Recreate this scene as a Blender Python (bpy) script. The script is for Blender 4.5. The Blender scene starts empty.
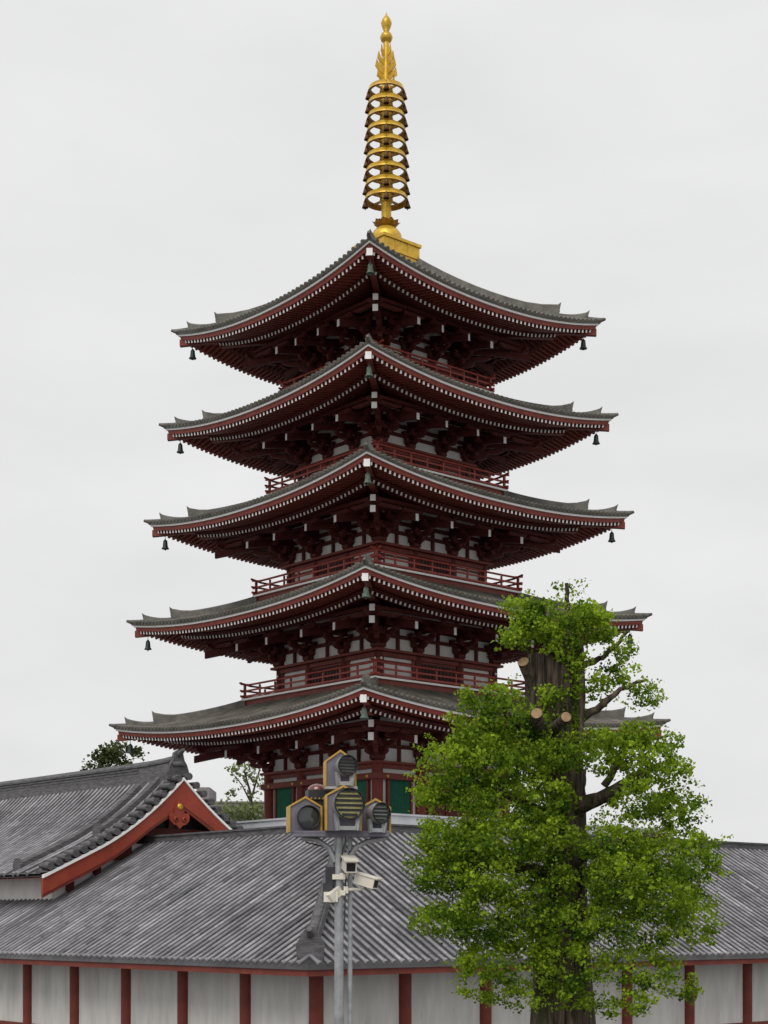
import bpy, math, random
from mathutils import Vector, Matrix
R = math.radians
random.seed(11)
SC = bpy.context.scene
COL = SC.collection

# ------------------------------------------------------------------ camera geometry
F, CX, HY, CAMZ = 1603.0, 384.0, 920.0, 4.2
def W(px, py, d):
    """world point seen at picture position px,py at distance d (used to turn measurements into metres)"""
    return Vector(((px - CX) / F * d, d, CAMZ + (HY - py) / F * d))

# ------------------------------------------------------------------ materials
def newmat(name):
    m = bpy.data.materials.new(name); m.use_nodes = True
    nt = m.node_tree
    return m, nt, nt.nodes['Principled BSDF']

def mat(name, c1, c2=None, rough=0.6, scale=3.0, metallic=0.0, bump=0.0, detail=5, stretch=(1, 1, 1), attr=False,
        contrast=(0.35, 0.65), spec=0.3, speck=None, ao=None):
    m, nt, bs = newmat(name)
    N, L = nt.nodes, nt.links
    tc = N.new('ShaderNodeTexCoord'); mp = N.new('ShaderNodeMapping')
    mp.inputs['Scale'].default_value = stretch
    L.new(tc.outputs['Object'], mp.inputs['Vector'])
    no = N.new('ShaderNodeTexNoise'); no.inputs['Scale'].default_value = scale
    no.inputs['Detail'].default_value = detail; no.inputs['Roughness'].default_value = 0.62
    L.new(mp.outputs['Vector'], no.inputs['Vector'])
    rp = N.new('ShaderNodeValToRGB')
    rp.color_ramp.elements[0].position, rp.color_ramp.elements[1].position = contrast
    rp.color_ramp.elements[0].color = (*c1, 1); rp.color_ramp.elements[1].color = (*(c2 or c1), 1)
    L.new(no.outputs['Fac'], rp.inputs['Fac'])
    out = rp.outputs['Color']
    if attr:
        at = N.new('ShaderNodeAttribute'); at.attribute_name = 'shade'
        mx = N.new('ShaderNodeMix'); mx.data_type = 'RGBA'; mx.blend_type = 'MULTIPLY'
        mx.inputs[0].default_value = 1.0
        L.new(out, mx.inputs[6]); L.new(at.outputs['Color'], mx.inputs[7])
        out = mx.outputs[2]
    if speck:
        n2 = N.new('ShaderNodeTexNoise'); n2.inputs['Scale'].default_value = speck[0]; n2.inputs['Detail'].default_value = 3
        L.new(mp.outputs['Vector'], n2.inputs['Vector'])
        r2 = N.new('ShaderNodeValToRGB'); r2.color_ramp.elements[0].position = speck[1]; r2.color_ramp.elements[1].position = speck[1] + 0.12
        L.new(n2.outputs['Fac'], r2.inputs['Fac'])
        mx = N.new('ShaderNodeMix'); mx.data_type = 'RGBA'
        L.new(r2.outputs['Color'], mx.inputs[0]); L.new(out, mx.inputs[6]); mx.inputs[7].default_value = (*speck[2], 1)
        out = mx.outputs[2]
    L.new(out, bs.inputs['Base Color'])
    bs.inputs['Roughness'].default_value = rough; bs.inputs['Metallic'].default_value = metallic
    bs.inputs['Specular IOR Level'].default_value = spec
    if bump:
        bp = N.new('ShaderNodeBump'); bp.inputs['Strength'].default_value = bump; bp.inputs['Distance'].default_value = 0.05
        L.new(no.outputs['Fac'], bp.inputs['Height']); L.new(bp.outputs['Normal'], bs.inputs['Normal'])
    return m

M = {}
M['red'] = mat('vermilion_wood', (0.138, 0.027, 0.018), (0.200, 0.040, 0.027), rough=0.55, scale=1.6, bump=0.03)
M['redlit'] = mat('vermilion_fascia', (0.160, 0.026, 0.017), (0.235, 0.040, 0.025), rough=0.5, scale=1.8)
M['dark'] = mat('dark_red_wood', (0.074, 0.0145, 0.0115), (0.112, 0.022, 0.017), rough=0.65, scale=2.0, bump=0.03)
M['rail'] = mat('rail_red_wood', (0.26, 0.042, 0.030), (0.36, 0.070, 0.048), rough=0.5, scale=4.0)
M['orange'] = mat('orange_vermilion', (0.225, 0.036, 0.020), (0.31, 0.052, 0.027), rough=0.5, scale=1.2, detail=8, bump=0.05, speck=(3.0, .66, (0.17, 0.034, 0.020)))
M['white'] = mat('white_plaster', (0.68, 0.665, 0.64), (0.80, 0.785, 0.76), rough=0.8, scale=1.4, bump=0.02)
M['whitep'] = mat('white_paint', (0.80, 0.79, 0.76), (0.86, 0.85, 0.83), rough=0.6, scale=3)
M['tile'] = mat('pagoda_roof_tile', (0.094, 0.088, 0.074), (0.180, 0.168, 0.144), rough=0.55, scale=0.9, attr=True, bump=0.05, speck=(1.8, .62, (0.075, 0.072, 0.060)))
M['tileb'] = mat('hall_roof_tile', (0.125, 0.122, 0.132), (0.30, 0.292, 0.308), rough=0.38, scale=0.9, spec=0.5, attr=True, contrast=(0.3, 0.72), bump=0.05, speck=(2.6, .64, (0.075, 0.075, 0.070)))
M['ridge'] = mat('ridge_tile', (0.088, 0.083, 0.072), (0.165, 0.155, 0.136), rough=0.6, scale=2.5, bump=0.08)
M['ridgeb'] = mat('hall_ridge_tile', (0.055, 0.053, 0.057), (0.13, 0.126, 0.13), rough=0.6, scale=2.5, stretch=(1, 1, 6), bump=0.1)
M['gold'] = mat('gold_leaf', (0.46, 0.26, 0.020), (0.74, 0.47, 0.050), rough=0.34, scale=2.2, metallic=0.35, spec=0.5, detail=8, bump=0.04)
M['golddk'] = mat('dark_gold', (0.26, 0.135, 0.024), (0.40, 0.225, 0.036), rough=0.5, scale=4.0, metallic=0.3)
M['bellbr'] = mat('brown_bronze', (0.075, 0.035, 0.016), (0.14, 0.070, 0.025), rough=0.5, scale=5.0, metallic=0.3)
M['green'] = mat('green_lattice_paint', (0.016, 0.135, 0.074), (0.024, 0.185, 0.105), rough=0.55, scale=2.0)
M['black'] = mat('dark_opening_and_shade', (0.010, 0.009, 0.010), (0.02, 0.018, 0.018), rough=0.6)
M['bronze'] = mat('patinated_bronze', (0.022, 0.032, 0.034), (0.060, 0.085, 0.075), rough=0.5, scale=6.0, metallic=0.4)
M['bronzelit'] = mat('lit_green_bronze', (0.055, 0.085, 0.065), (0.14, 0.19, 0.145), rough=0.55, scale=6.0, metallic=0.2)
M['grime'] = mat('streaked_plaster', (0.47, 0.455, 0.43), (0.66, 0.645, 0.62), rough=0.85, scale=1.3, stretch=(1.6, 1.6, .28), contrast=(.25, .62), bump=0.05, detail=8, speck=(4, .70, (0.40, 0.385, 0.36)))
M['metal'] = mat('grey_sheet_metal', (0.40, 0.41, 0.43), (0.50, 0.51, 0.53), rough=0.5, scale=1.0, metallic=0.1)
M['steel'] = mat('galvanised_steel', (0.26, 0.27, 0.28), (0.40, 0.41, 0.42), rough=0.45, scale=6.0, metallic=0.45)
M['lav'] = mat('lavender_grey_paint', (0.125, 0.12, 0.15), (0.18, 0.172, 0.205), rough=0.5, scale=5.0)
M['dkbox'] = mat('charcoal_paint', (0.028, 0.028, 0.033), (0.05, 0.05, 0.056), rough=0.5, scale=5.0)
M['goldtrim'] = mat('gold_trim_paint', (0.40, 0.235, 0.045), (0.54, 0.33, 0.075), rough=0.45, scale=7.0, metallic=0.1)
M['drum'] = mat('lamp_drum_paint', (0.24, 0.24, 0.265), (0.37, 0.37, 0.40), rough=0.35, scale=6.0, metallic=0.4)
M['louvre'] = mat('black_louvre', (0.012, 0.012, 0.013), (0.024, 0.024, 0.025), rough=0.4, scale=5.0)
M['cream'] = mat('cream_enamel', (0.66, 0.62, 0.52), (0.76, 0.72, 0.63), rough=0.4, scale=6.0)
M['bark'] = mat('ginkgo_bark', (0.017, 0.012, 0.008), (0.145, 0.108, 0.080), rough=0.9, scale=4.0, stretch=(3.2, 3.2, 0.30), bump=1.0, contrast=(0.38, 0.66), detail=9, speck=(1.1, .60, (0.045, 0.052, 0.022)))
M['cut'] = mat('fresh_cut_wood', (0.22, 0.135, 0.070), (0.36, 0.24, 0.135), rough=0.8, scale=9.0)
M['stone'] = mat('stone_paving', (0.16, 0.155, 0.15), (0.24, 0.235, 0.225), rough=0.85, scale=0.9)
M['block'] = mat('far_concrete', (0.20, 0.175, 0.185), (0.26, 0.23, 0.24), rough=0.8, scale=0.4)
M['pane'] = mat('dark_window_pane', (0.04, 0.045, 0.05), (0.07, 0.075, 0.08), rough=0.2)

def lens_mat(name, col, rough=0.12):
    m, nt, bs = newmat(name)
    N, L = nt.nodes, nt.links
    no = N.new('ShaderNodeTexNoise'); no.inputs['Scale'].default_value = 6
    rp = N.new('ShaderNodeValToRGB'); rp.color_ramp.elements[0].color = (col[0]*.55, col[1]*.55, col[2]*.55, 1); rp.color_ramp.elements[1].color = (*col, 1)
    L.new(no.outputs['Fac'], rp.inputs['Fac']); L.new(rp.outputs['Color'], bs.inputs['Base Color'])
    bs.inputs['Roughness'].default_value = rough; bs.inputs['Coat Weight'].default_value = 0.5
    return m
M['lensy'] = lens_mat('yellow_lamp_glass', (0.80, 0.72, 0.24))
M['lensg'] = lens_mat('grey_lamp_glass', (0.42, 0.46, 0.40))
M['lensd'] = lens_mat('dark_lamp_glass', (0.035, 0.04, 0.045))
M['reddome'] = lens_mat('red_hood', (0.17, 0.045, 0.04), 0.2)

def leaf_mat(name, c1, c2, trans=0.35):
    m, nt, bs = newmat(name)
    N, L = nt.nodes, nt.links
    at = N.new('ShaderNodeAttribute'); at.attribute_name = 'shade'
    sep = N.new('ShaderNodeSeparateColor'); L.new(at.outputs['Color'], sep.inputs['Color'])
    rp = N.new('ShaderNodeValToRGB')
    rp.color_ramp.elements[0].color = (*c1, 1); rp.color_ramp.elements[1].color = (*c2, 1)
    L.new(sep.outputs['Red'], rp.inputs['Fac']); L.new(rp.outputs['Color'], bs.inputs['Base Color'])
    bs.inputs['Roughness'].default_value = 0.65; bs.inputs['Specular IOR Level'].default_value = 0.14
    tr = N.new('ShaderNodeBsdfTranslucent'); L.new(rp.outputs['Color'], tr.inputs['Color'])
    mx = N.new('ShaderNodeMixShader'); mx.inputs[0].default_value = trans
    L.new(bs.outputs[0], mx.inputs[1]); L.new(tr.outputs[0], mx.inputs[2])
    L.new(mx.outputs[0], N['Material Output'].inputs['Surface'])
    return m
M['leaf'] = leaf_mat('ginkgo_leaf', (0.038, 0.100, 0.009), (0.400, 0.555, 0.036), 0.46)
M['leafd'] = leaf_mat('dark_leaf', (0.035, 0.060, 0.020), (0.13, 0.15, 0.055), 0.25)
M['leafp'] = leaf_mat('pale_leaf', (0.12, 0.16, 0.060), (0.30, 0.36, 0.14), 0.3)

# ------------------------------------------------------------------ mesh builder
class MB:
    def __init__(self):
        self.v, self.f, self.m, self.s, self.c = [], [], [], [], []
    def add(self, verts, faces, mi=0, smooth=False, shade=1.0):
        b = len(self.v)
        self.v.extend([tuple(p) for p in verts])
        for f in faces:
            self.f.append(tuple(b + i for i in f)); self.m.append(mi); self.s.append(smooth); self.c.append(shade)
    def box(self, c, s, mi=0, mx=None, shade=1.0):
        hx, hy, hz = s[0] / 2, s[1] / 2, s[2] / 2
        vs = [Vector((x, y, z)) for z in (-hz, hz) for y in (-hy, hy) for x in (-hx, hx)]
        if mx is not None: vs = [mx @ p for p in vs]
        vs = [p + Vector(c) for p in vs]
        self.add(vs, [(0, 2, 3, 1), (4, 5, 7, 6), (0, 1, 5, 4), (2, 6, 7, 3), (0, 4, 6, 2), (1, 3, 7, 5)], mi, False, shade)
    def beam(self, a, b, w, h, mi=0, endmi=None, up=Vector((0, 0, 1)), plumb=False):
        """bar from a to b, w wide, h high; the cap at b takes endmi"""
        a, b = Vector(a), Vector(b)
        d = (b - a).normalized(); s = d.cross(up).normalized() * (w / 2); u = (up if plumb else s.cross(d).normalized()) * (h / 2)
        vs = [a - s - u, a + s - u, a + s + u, a - s + u, b - s - u, b + s - u, b + s + u, b - s + u]
        self.add(vs, [(0, 3, 2, 1), (0, 1, 5, 4), (1, 2, 6, 5), (2, 3, 7, 6), (3, 0, 4, 7)], mi)
        self.add(vs[4:], [(0, 1, 2, 3)], mi if endmi is None else endmi)
    def tube(self, pts, rad, n=8, mi=0, cap=True, smooth=True, fn=None):
        pts = [Vector(p) for p in pts]
        if not hasattr(rad, '__len__'): rad = [rad] * len(pts)
        vs = []; prev = None
        for i, p in enumerate(pts):
            d = (pts[min(i + 1, len(pts) - 1)] - pts[max(i - 1, 0)]).normalized()
            if prev is None:
                ref = Vector((0, 0, 1)) if abs(d.z) < 0.9 else Vector((1, 0, 0))
                x = d.cross(ref).normalized()
            else:
                x = (prev - d * prev.dot(d)).normalized()
            prev = x; y = d.cross(x)
            for k in range(n):
                a = 2 * math.pi * k / n
                r = rad[i] * (fn(a, i) if fn else 1)
                vs.append(p + (x * math.cos(a) + y * math.sin(a)) * r)
        fs = [(i * n + k, i * n + (k + 1) % n, (i + 1) * n + (k + 1) % n, (i + 1) * n + k)
              for i in range(len(pts) - 1) for k in range(n)]
        self.add(vs, fs, mi, smooth)
        if cap:
            self.add(vs[:n], [tuple(range(n - 1, -1, -1))], mi); self.add(vs[-n:], [tuple(range(n))], mi)
    def lathe(self, prof, n=20, mi=0, mx=None, smooth=True, c=(0, 0, 0)):
        vs = []
        for r, z in prof:
            for k in range(n):
                a = 2 * math.pi * k / n
                p = Vector((r * math.cos(a), r * math.sin(a), z))
                if mx is not None: p = mx @ p
                vs.append(p + Vector(c))
        fs = [(i * n + k, i * n + (k + 1) % n, (i + 1) * n + (k + 1) % n, (i + 1) * n + k)
              for i in range(len(prof) - 1) for k in range(n)]
        self.add(vs, fs, mi, smooth)
    def prism(self, poly, o, ax, ay, az, t, mi=0, facemi=None):
        """polygon in the ax,ay plane at o, thickness t along az (centred)"""
        o, ax, ay, az = Vector(o), Vector(ax), Vector(ay), Vector(az)
        n = len(poly)
        A = [o + ax * p[0] + ay * p[1] - az * (t / 2) for p in poly]
        B = [p + az * t for p in A]
        self.add(A + B, [(i, (i + 1) % n, n + (i + 1) % n, n + i) for i in range(n)], mi)
        fm = mi if facemi is None else facemi
        self.add(A, [tuple(range(n - 1, -1, -1))], fm); self.add(B, [tuple(range(n))], fm)
    def grid(self, rows, mi=0, smooth=False, shade=1.0):
        nc = len(rows[0])
        vs = [p for r in rows for p in r]
        self.add(vs, [(i * nc + j, i * nc + j + 1, (i + 1) * nc + j + 1, (i + 1) * nc + j)
                      for i in range(len(rows) - 1) for j in range(nc - 1)], mi, smooth, shade)
    def build(self, name, mats, parent=None, loc=None, rz=0.0):
        me = bpy.data.meshes.new(name)
        me.from_pydata(self.v, [], self.f)
        for m in (mats if isinstance(mats, (list, tuple)) else [mats]): me.materials.append(M[m])
        me.polygons.foreach_set('material_index', self.m)
        me.polygons.foreach_set('use_smooth', self.s)
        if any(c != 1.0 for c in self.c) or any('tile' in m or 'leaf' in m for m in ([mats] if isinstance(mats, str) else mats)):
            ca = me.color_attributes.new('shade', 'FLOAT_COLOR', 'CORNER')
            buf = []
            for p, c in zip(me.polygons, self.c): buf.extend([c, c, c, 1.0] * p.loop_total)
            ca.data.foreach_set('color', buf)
        me.update()
        o = bpy.data.objects.new(name, me); COL.objects.link(o)
        if parent: o.parent = parent
        if loc is not None: o.location = loc
        o.rotation_euler.z = rz
        return o

def tag(o, label=None, cat=None, group=None, kind=None):
    if label: o['label'] = label
    if cat: o['category'] = cat
    if group: o['group'] = group
    if kind: o['kind'] = kind
    return o
def thing(name, label, cat, loc=(0, 0, 0), rz=0.0, group=None):
    o = bpy.data.objects.new(name, None); COL.objects.link(o)
    o.location = loc; o.rotation_euler.z = rz; o.empty_display_size = 0.3
    return tag(o, label, cat, group)
def dupe(o, parent, rz=None, loc=None, scale=None):
    c = o.copy(); COL.objects.link(c); c.parent = parent
    if rz is not None: c.rotation_euler.z = rz
    if loc is not None: c.location = loc
    if scale is not None: c.scale = scale
    return c
def dupe_tree(o, parent=None):
    c = o.copy(); COL.objects.link(c); c.parent = parent
    for ch in list(o.children): dupe_tree(ch, c)
    return c

# ------------------------------------------------------------------ tile rows
def tile_row(mb, pts, side, r, mi=0, end=True, rnd=0.18, base=1.0, flat=1.05, dirt_shade=.6):
    """a line of overlapping half-round tiles along pts (eave first); side = unit vector across the row"""
    n = 7; drift = random.gauss(0, rnd * .6)
    for i in range(len(pts) - 1):
        a, b = Vector(pts[i]), Vector(pts[i + 1])
        d = (b - a).normalized(); up = side.cross(d)
        if up.z < 0: up = -up
        vs = []
        for p, rr in ((a - d * 0.012, r * 1.06), (b, r * 0.95)):
            for k in range(n):
                t = math.pi * k / (n - 1)
                vs.append(p + side * (math.cos(t) * rr) + up * (math.sin(t) * rr * flat))
        drift = .75 * drift + random.gauss(0, rnd * .6)
        sh = base * (1 + drift + random.uniform(-rnd, rnd) * .6) * (1.22 if random.random() < 0.05 else 1)
        sh = max(.3, sh)
        for k in range(n - 1):
            mb.add([vs[k], vs[k + 1], vs[n + k + 1], vs[n + k]], [(0, 1, 2, 3)], mi, False, sh * (dirt_shade if k in (0, n - 2) else 1))  # side faces darker: trough dirt plus shade painted into the colour
        if i > 0 or not end: mb.add(vs[:n], [tuple(range(n))], mi, False, sh * 0.8)
    if end:
        a, b = Vector(pts[0]), Vector(pts[1]); d = (b - a).normalized(); up = side.cross(d)
        if up.z < 0: up = -up
        c = a + up * (r * 0.15) - d * 0.03
        ring = [c + (side * math.cos(2 * math.pi * k / 8) + up * math.sin(2 * math.pi * k / 8)) * r * 1.15 for k in range(8)]
        back = [p + d * 0.1 for p in ring]
        mb.add(ring + back, [(k, (k + 1) % 8, 8 + (k + 1) % 8, 8 + k) for k in range(8)], mi, True, 0.9)
        mb.add(ring, [tuple(range(8))], mi, False, 0.8)

# ================================================================== PAGODA
TER = 3.5                       # terrace level above the camera
def Z(rel): return rel - TER
pag = thing('pagoda', 'tall five storey red pagoda with grey tiled roofs and a golden spire', 'pagoda', (0.108, 75.0, CAMZ + TER), R(40.9))
Q = math.pi / 2
# storey: hip rafter end radius, corner height, corner rise, body half, lintel top, floor, balcony half
ST = [
    dict(R=12.60, zc=8.70, c=0.66, b=3.90, zl=6.90, zf=3.50, B=None),
    dict(R=11.76, zc=13.60, c=0.64, b=3.54, zl=11.85, zf=10.43, B=4.85),
    dict(R=10.93, zc=18.34, c=0.66, b=3.20, zl=16.60, zf=15.30, B=4.47),
    dict(R=10.21, zc=22.88, c=0.72, b=2.66, zl=21.20, zf=20.05, B=4.02),
    dict(R=9.62, zc=27.30, c=0.82, b=2.24, zl=25.50, zf=24.60, B=3.56),
]
YU = Vector((0, -1, 0)); XU = Vector((1, 0, 0)); ZU = Vector((0, 0, 1))
P_EXP = 2.2

def hijiki(L, h):
    """outline of a boat shaped bracket arm"""
    a = L / 2
    return [(-a, h), (-a, h * .55), (-a * .86, h * .22), (-a * .62, 0), (a * .62, 0), (a * .86, h * .22), (a, h * .55), (a, h)]
def masu(mb, x, y, z, s=.24, h=.17, mx=None, mi=0):
    vs = []
    for (k, zz) in ((.68, 0), (1, h * .45), (1, h)):
        for (sx, sy) in ((-1, -1), (1, -1), (1, 1), (-1, 1)):
            p = Vector((x + sx * s * k / 2, y + sy * s * k / 2, z + zz))
            vs.append(mx @ p if mx is not None else p)
    fs = [(3, 2, 1, 0), (8, 9, 10, 11)]
    for i in range(2):
        for k in range(4): fs.append((i * 4 + k, i * 4 + (k + 1) % 4, i * 4 + 4 + (k + 1) % 4, i * 4 + 4 + k))
    mb.add(vs, fs, mi)

def bracket_arms(mb, mx=None, lat=True, wall=True):
    """three stepped bracket: wall plane y=0, out is -y, z=0 on the head beam"""
    def T(p):
        p = Vector(p); return mx @ p if mx is not None else p
    def V(p):
        p = Vector(p); return (mx.to_3x3() @ p) if mx is not None else p
    for k in range(3):
        z = .24 + .33 * k; o = .55 * (k + 1)
        # arm reaching outwards, its nose curved
        mb.prism([(0.25, .2), (0.25, 0), (-(o - .16), 0), (-(o + .02), .06), (-(o + .12), .14), (-(o + .12), .2)], T((0, 0, z)), V((0, 1, 0)), V((0, 0, 1)), V((1, 0, 0)), .19)
        masu(mb, 0, -o, z + .2, mx=mx)
        if lat and k < 2:
            mb.prism(hijiki(1.05, .2), T((0, -o, z + .33)), V((1, 0, 0)), V((0, 0, 1)), V((0, 1, 0)), .17)
            for sx in (-.42, .42): masu(mb, sx, -o, z + .53, s=.22, h=.14, mx=mx)
        if wall and k < 2:
            mb.prism(hijiki(.78 if k == 0 else 1.2, .2), T((0, -.08, z)), V((1, 0, 0)), V((0, 0, 1)), V((0, 1, 0)), .2)
            for sx in ((-.3, .3) if k == 0 else (-.5, .5)): masu(mb, sx, -.1, z + .2, s=.22, h=.13, mx=mx)

# --- bracket meshes shared by every storey
mbF = MB(); masu(mbF, 0, -.05, 0, s=.46, h=.25); bracket_arms(mbF)
mbF.prism(hijiki(1.15, .18), (0, -2.2, .96), (1, 0, 0), (0, 0, 1), (0, 1, 0), .16)
masu(mbF, 0, -2.2, .82, s=.22, h=.14)
for sx in (-.45, .45): masu(mbF, sx, -2.2, 1.13, s=.2, h=.1)
mbFt = MB()
mbFt.beam((0, .1, 1.36), (0, -2.5, .72), .17, .34, 0, 1, plumb=True)
mbC = MB(); masu(mbC, 0, 0, 0, s=.5, h=.25)
DG = Matrix.Rotation(-math.pi / 4, 4, 'Z')
# corner: wall planes y=0 (out -y) and x=0 (out -x); local corner at -x,-y
bracket_arms(mbC, wall=True)
RX = Matrix.Rotation(-math.pi / 2, 4, 'Z')
bracket_arms(mbC, mx=RX, wall=True)
DS = DG @ Matrix.Diagonal((1, 1.414, 1, 1))
bracket_arms(mbC, mx=DS, lat=False, wall=False)
for mx in (Matrix.Identity(4), RX):
    v3 = mx.to_3x3()
    mbC.prism(hijiki(1.15, .18), mx @ Vector((0, -2.2, .96)), v3 @ XU, ZU, v3 @ Vector((0, 1, 0)), .16)
    mbC.prism(hijiki(1.9, .18), mx @ Vector((-1.7 if mx is not RX else 1.7, -2.2, .96)), v3 @ XU, ZU, v3 @ Vector((0, 1, 0)), .16)
mbCt = MB()
mbCt.beam((0, .1, 1.36), (0, -2.5, .72), .17, .34, 0, 1, plumb=True)
mbCt.beam(RX @ Vector((0, .1, 1.36)), RX @ Vector((0, -2.5, .72)), .17, .34, 0, 1, plumb=True)
mbCt.beam((.1, .1, 1.40), (-2.52, -2.52, .66), .23, .32, 0, 1, plumb=True)
mbCt.beam((.1, .1, 1.75), (-2.46, -2.46, 1.20), .23, .30, 0, 1, plumb=True)
protoF = protoC = None

def ring_beam(mb, h, z0, z1, t, mi=0):
    """square ring of four bars, outer half size h, thickness t"""
    for k in range(4):
        mx = Matrix.Rotation(k * Q, 4, 'Z')
        vs = [(-h, -h, z0), (h, -h, z0), (h - t, -h + t, z0), (-h + t, -h + t, z0)]
        vs = [Vector(p) for p in vs]; vs += [p + ZU * (z1 - z0) for p in vs]
        mb.add([mx @ p for p in vs], [(0, 3, 2, 1), (4, 5, 6, 7), (0, 1, 5, 4), (2, 3, 7, 6)], mi)

tops = [ST[1], ST[2], ST[3], ST[4]]
for i, s in enumerate(ST):
    e1 = s['R'] / math.sqrt(2); c = s['c']; b = s['b']
    e2 = e1 - (1.45, 1.42, 1.38, 1.30, 1.18)[i]
    zm1 = Z(s['zc']) - c; zm2 = zm1 - (.14, .13, .12, .10, .06)[i]
    E = e1 + .24
    if i < 4:
        T = ST[i + 1]['B'] - .15; zT = Z(ST[i + 1]['zf'] - .40)
    else:
        T = 0.85; zT = Z(30.75)
    zE0 = zm1 + .44
    def rise(x, h):
        g = max(0.0, (h - b) / (e1 - b)) ** 0.45
        return c * (abs(x) / h) ** P_EXP * g
    def zfly(x, h): return zm1 + .13 * (e1 - h) + rise(x, h)
    def zbase(x, h): return zm2 + .28 * (e2 - h) + rise(x, h)
    conc = .28 if i < 4 else .46
    def ztile(x, h):
        v = min(1.0, max(0.0, (E - h) / (E - T)))
        zz = zE0 + (zT - zE0) * (v * (1 - conc) + conc * v * v)
        return zz + c * (abs(x) / h) ** P_EXP * (1 - v) ** 1.7
    # ---- roof covering
    mb = MB()
    nU, nV = 26, 10
    for k in range(4):
        mx = Matrix.Rotation(k * Q, 4, 'Z')
        rows = []
        for a in range(nV + 1):
            h = E + (T - E) * a / nV
            rows.append([mx @ Vector((u * h, -h, ztile(u * h, h))) for u in [-1 + 2 * j / nU for j in range(nU + 1)]])
        mb.grid(rows, 0, False, .55)
        # underside and edge of the tile layer
        lo = [mx @ Vector((u * E, -E, ztile(u * E, E) - .09)) for u in [-1 + 2 * j / nU for j in range(nU + 1)]]
        mb.grid([lo, rows[0]], 0, False, .45)
        inn = [mx @ Vector((u * (e1 - .2), -(e1 - .2), ztile(u * E, E) - .07)) for u in [-1 + 2 * j / nU for j in range(nU + 1)]]
        mb.grid([inn, lo], 0, False, .45)
        sp = .285
        nr = int(2 * (E - .12) / sp)
        sv = (mx.to_3x3() @ XU)
        for j in range(nr + 1):
            x = -E + .12 + (2 * E - .24) * j / nr
            ht = max(T, abs(x) + .02)
            if E - ht < .12: continue
            ns = max(1, int((E - ht) / .55))
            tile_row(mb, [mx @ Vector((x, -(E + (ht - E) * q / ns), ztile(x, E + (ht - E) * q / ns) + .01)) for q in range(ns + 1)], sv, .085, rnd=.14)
    roof = mb.build('roof', 'tile', pag)
    # ---- eave boards : white edge over a red board, mitred ring
    mb = MB()
    us = [-1 + 2 * j / nU for j in range(nU + 1)]
    def sweep(prof, zf, mi):
        for k in range(4):
            mx = Matrix.Rotation(k * Q, 4, 'Z')
            rows = [[mx @ Vector((u * h, -h, zf(u) + dz)) for u in us] for (h, dz) in prof + prof[:1]]
            mb.grid(rows, mi)
    ze = lambda u: zfly(u * e1, e1)
    sweep([(e1 - .16, .075), (e1 + .07, .075), (e1 + .10, .26), (e1 - .16, .26)], ze, 0)
    sweep([(e1 - .10, .262), (e1 + .17, .262), (e1 + .18, .385), (e1 - .10, .385)], ze, 1)
    mb.build('eave_board', ['redlit', 'whitep'], roof)
    # ---- soffit boards above the rafters
    mb = MB()
    for k in range(4):
        mx = Matrix.Rotation(k * Q, 4, 'Z')
        hs = [e1 - .1, e1 - .8, e2 - .25]
        mb.grid([[mx @ Vector((u * h, -h, zfly(u * h, h) + .078)) for u in us] for h in hs])
        mb.grid([[mx @ Vector((u * h, -h, (zfly(u * h, h) + .078) if q == 0 else zbase(u * h, h) + .08)) for u in us] for q, h in ((0, e2 - .25), (1, e2 - .25))])
        hs = [e2 - .12, e2 - .8, (e2 + b) / 2, b - .1]
        mb.grid([[mx @ Vector((u * h, -h, zbase(u * h, h) + .08)) for u in us] for h in hs])
    # board closing the end of the lower rafters
    sweep2 = [(e2 - .14, .085), (e2 + .05, .085), (e2 + .05, .20), (e2 - .14, .20)]
    for k in range(4):
        mx = Matrix.Rotation(k * Q, 4, 'Z')
        mb.grid([[mx @ Vector((u * h, -h, zbase(u * h, e2) + dz)) for u in us] for (h, dz) in sweep2 + sweep2[:1]])
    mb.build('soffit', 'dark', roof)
    # ---- rafters: one row of parallel rafters a side, white painted ends
    sp = .25
    mbU, mbL = MB(), MB()
    n = int(2 * (e1 - .22) / sp)
    for j in range(n + 1):
        x = -(e1 - .22) + (2 * e1 - .44) * j / n
        hin = max(e2 - .2, abs(x) + .05)
        if e1 - hin > .1:
            mbU.beam((x, -hin, zfly(x, hin)), (x, -e1, zfly(x, e1)), .10, .13, 0, 1)
    n = int(2 * (e2 - .16) / sp)
    for j in range(n + 1):
        x = -(e2 - .16) + (2 * e2 - .32) * j / n
        hin = max(b, abs(x) + .05)
        if e2 - hin > .08:
            mid = (hin + e2) / 2
            mbL.beam((x, -hin, zbase(x, hin)), (x, -mid, zbase(x, mid)), .11, .14, 0, 0)
            mbL.beam((x, -mid, zbase(x, mid)), (x, -e2, zbase(x, e2)), .10, .13, 0, 1)
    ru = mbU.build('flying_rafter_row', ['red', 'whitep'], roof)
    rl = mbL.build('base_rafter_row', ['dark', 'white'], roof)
    # ---- hip rafter under each corner
    mb = MB()
    hc = lambda h, f: Vector((-h, -h, f(h, h)))
    mb.beam(hc(b, zbase) + ZU * .02, hc(e2 - .1, zbase) - ZU * .02, .26, .34, 0, 0)
    mb.beam(hc(e2 - .3, zfly) + ZU * .0, hc((e1 + e2) / 2, zfly) - ZU * .02, .25, .32, 0, 0)
    mb.beam(hc((e1 + e2) / 2, zfly) - ZU * .04, hc(e1 + .10, zfly) - ZU * .08, .25, .30, 0, 1, plumb=True)
    hr = mb.build('hip_rafter', ['red', 'whitep'], roof)
    # ---- hip ridge: long tier, short tier, upturned ends
    def hipz(h): return ztile(h, h)
    mb = MB()
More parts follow.
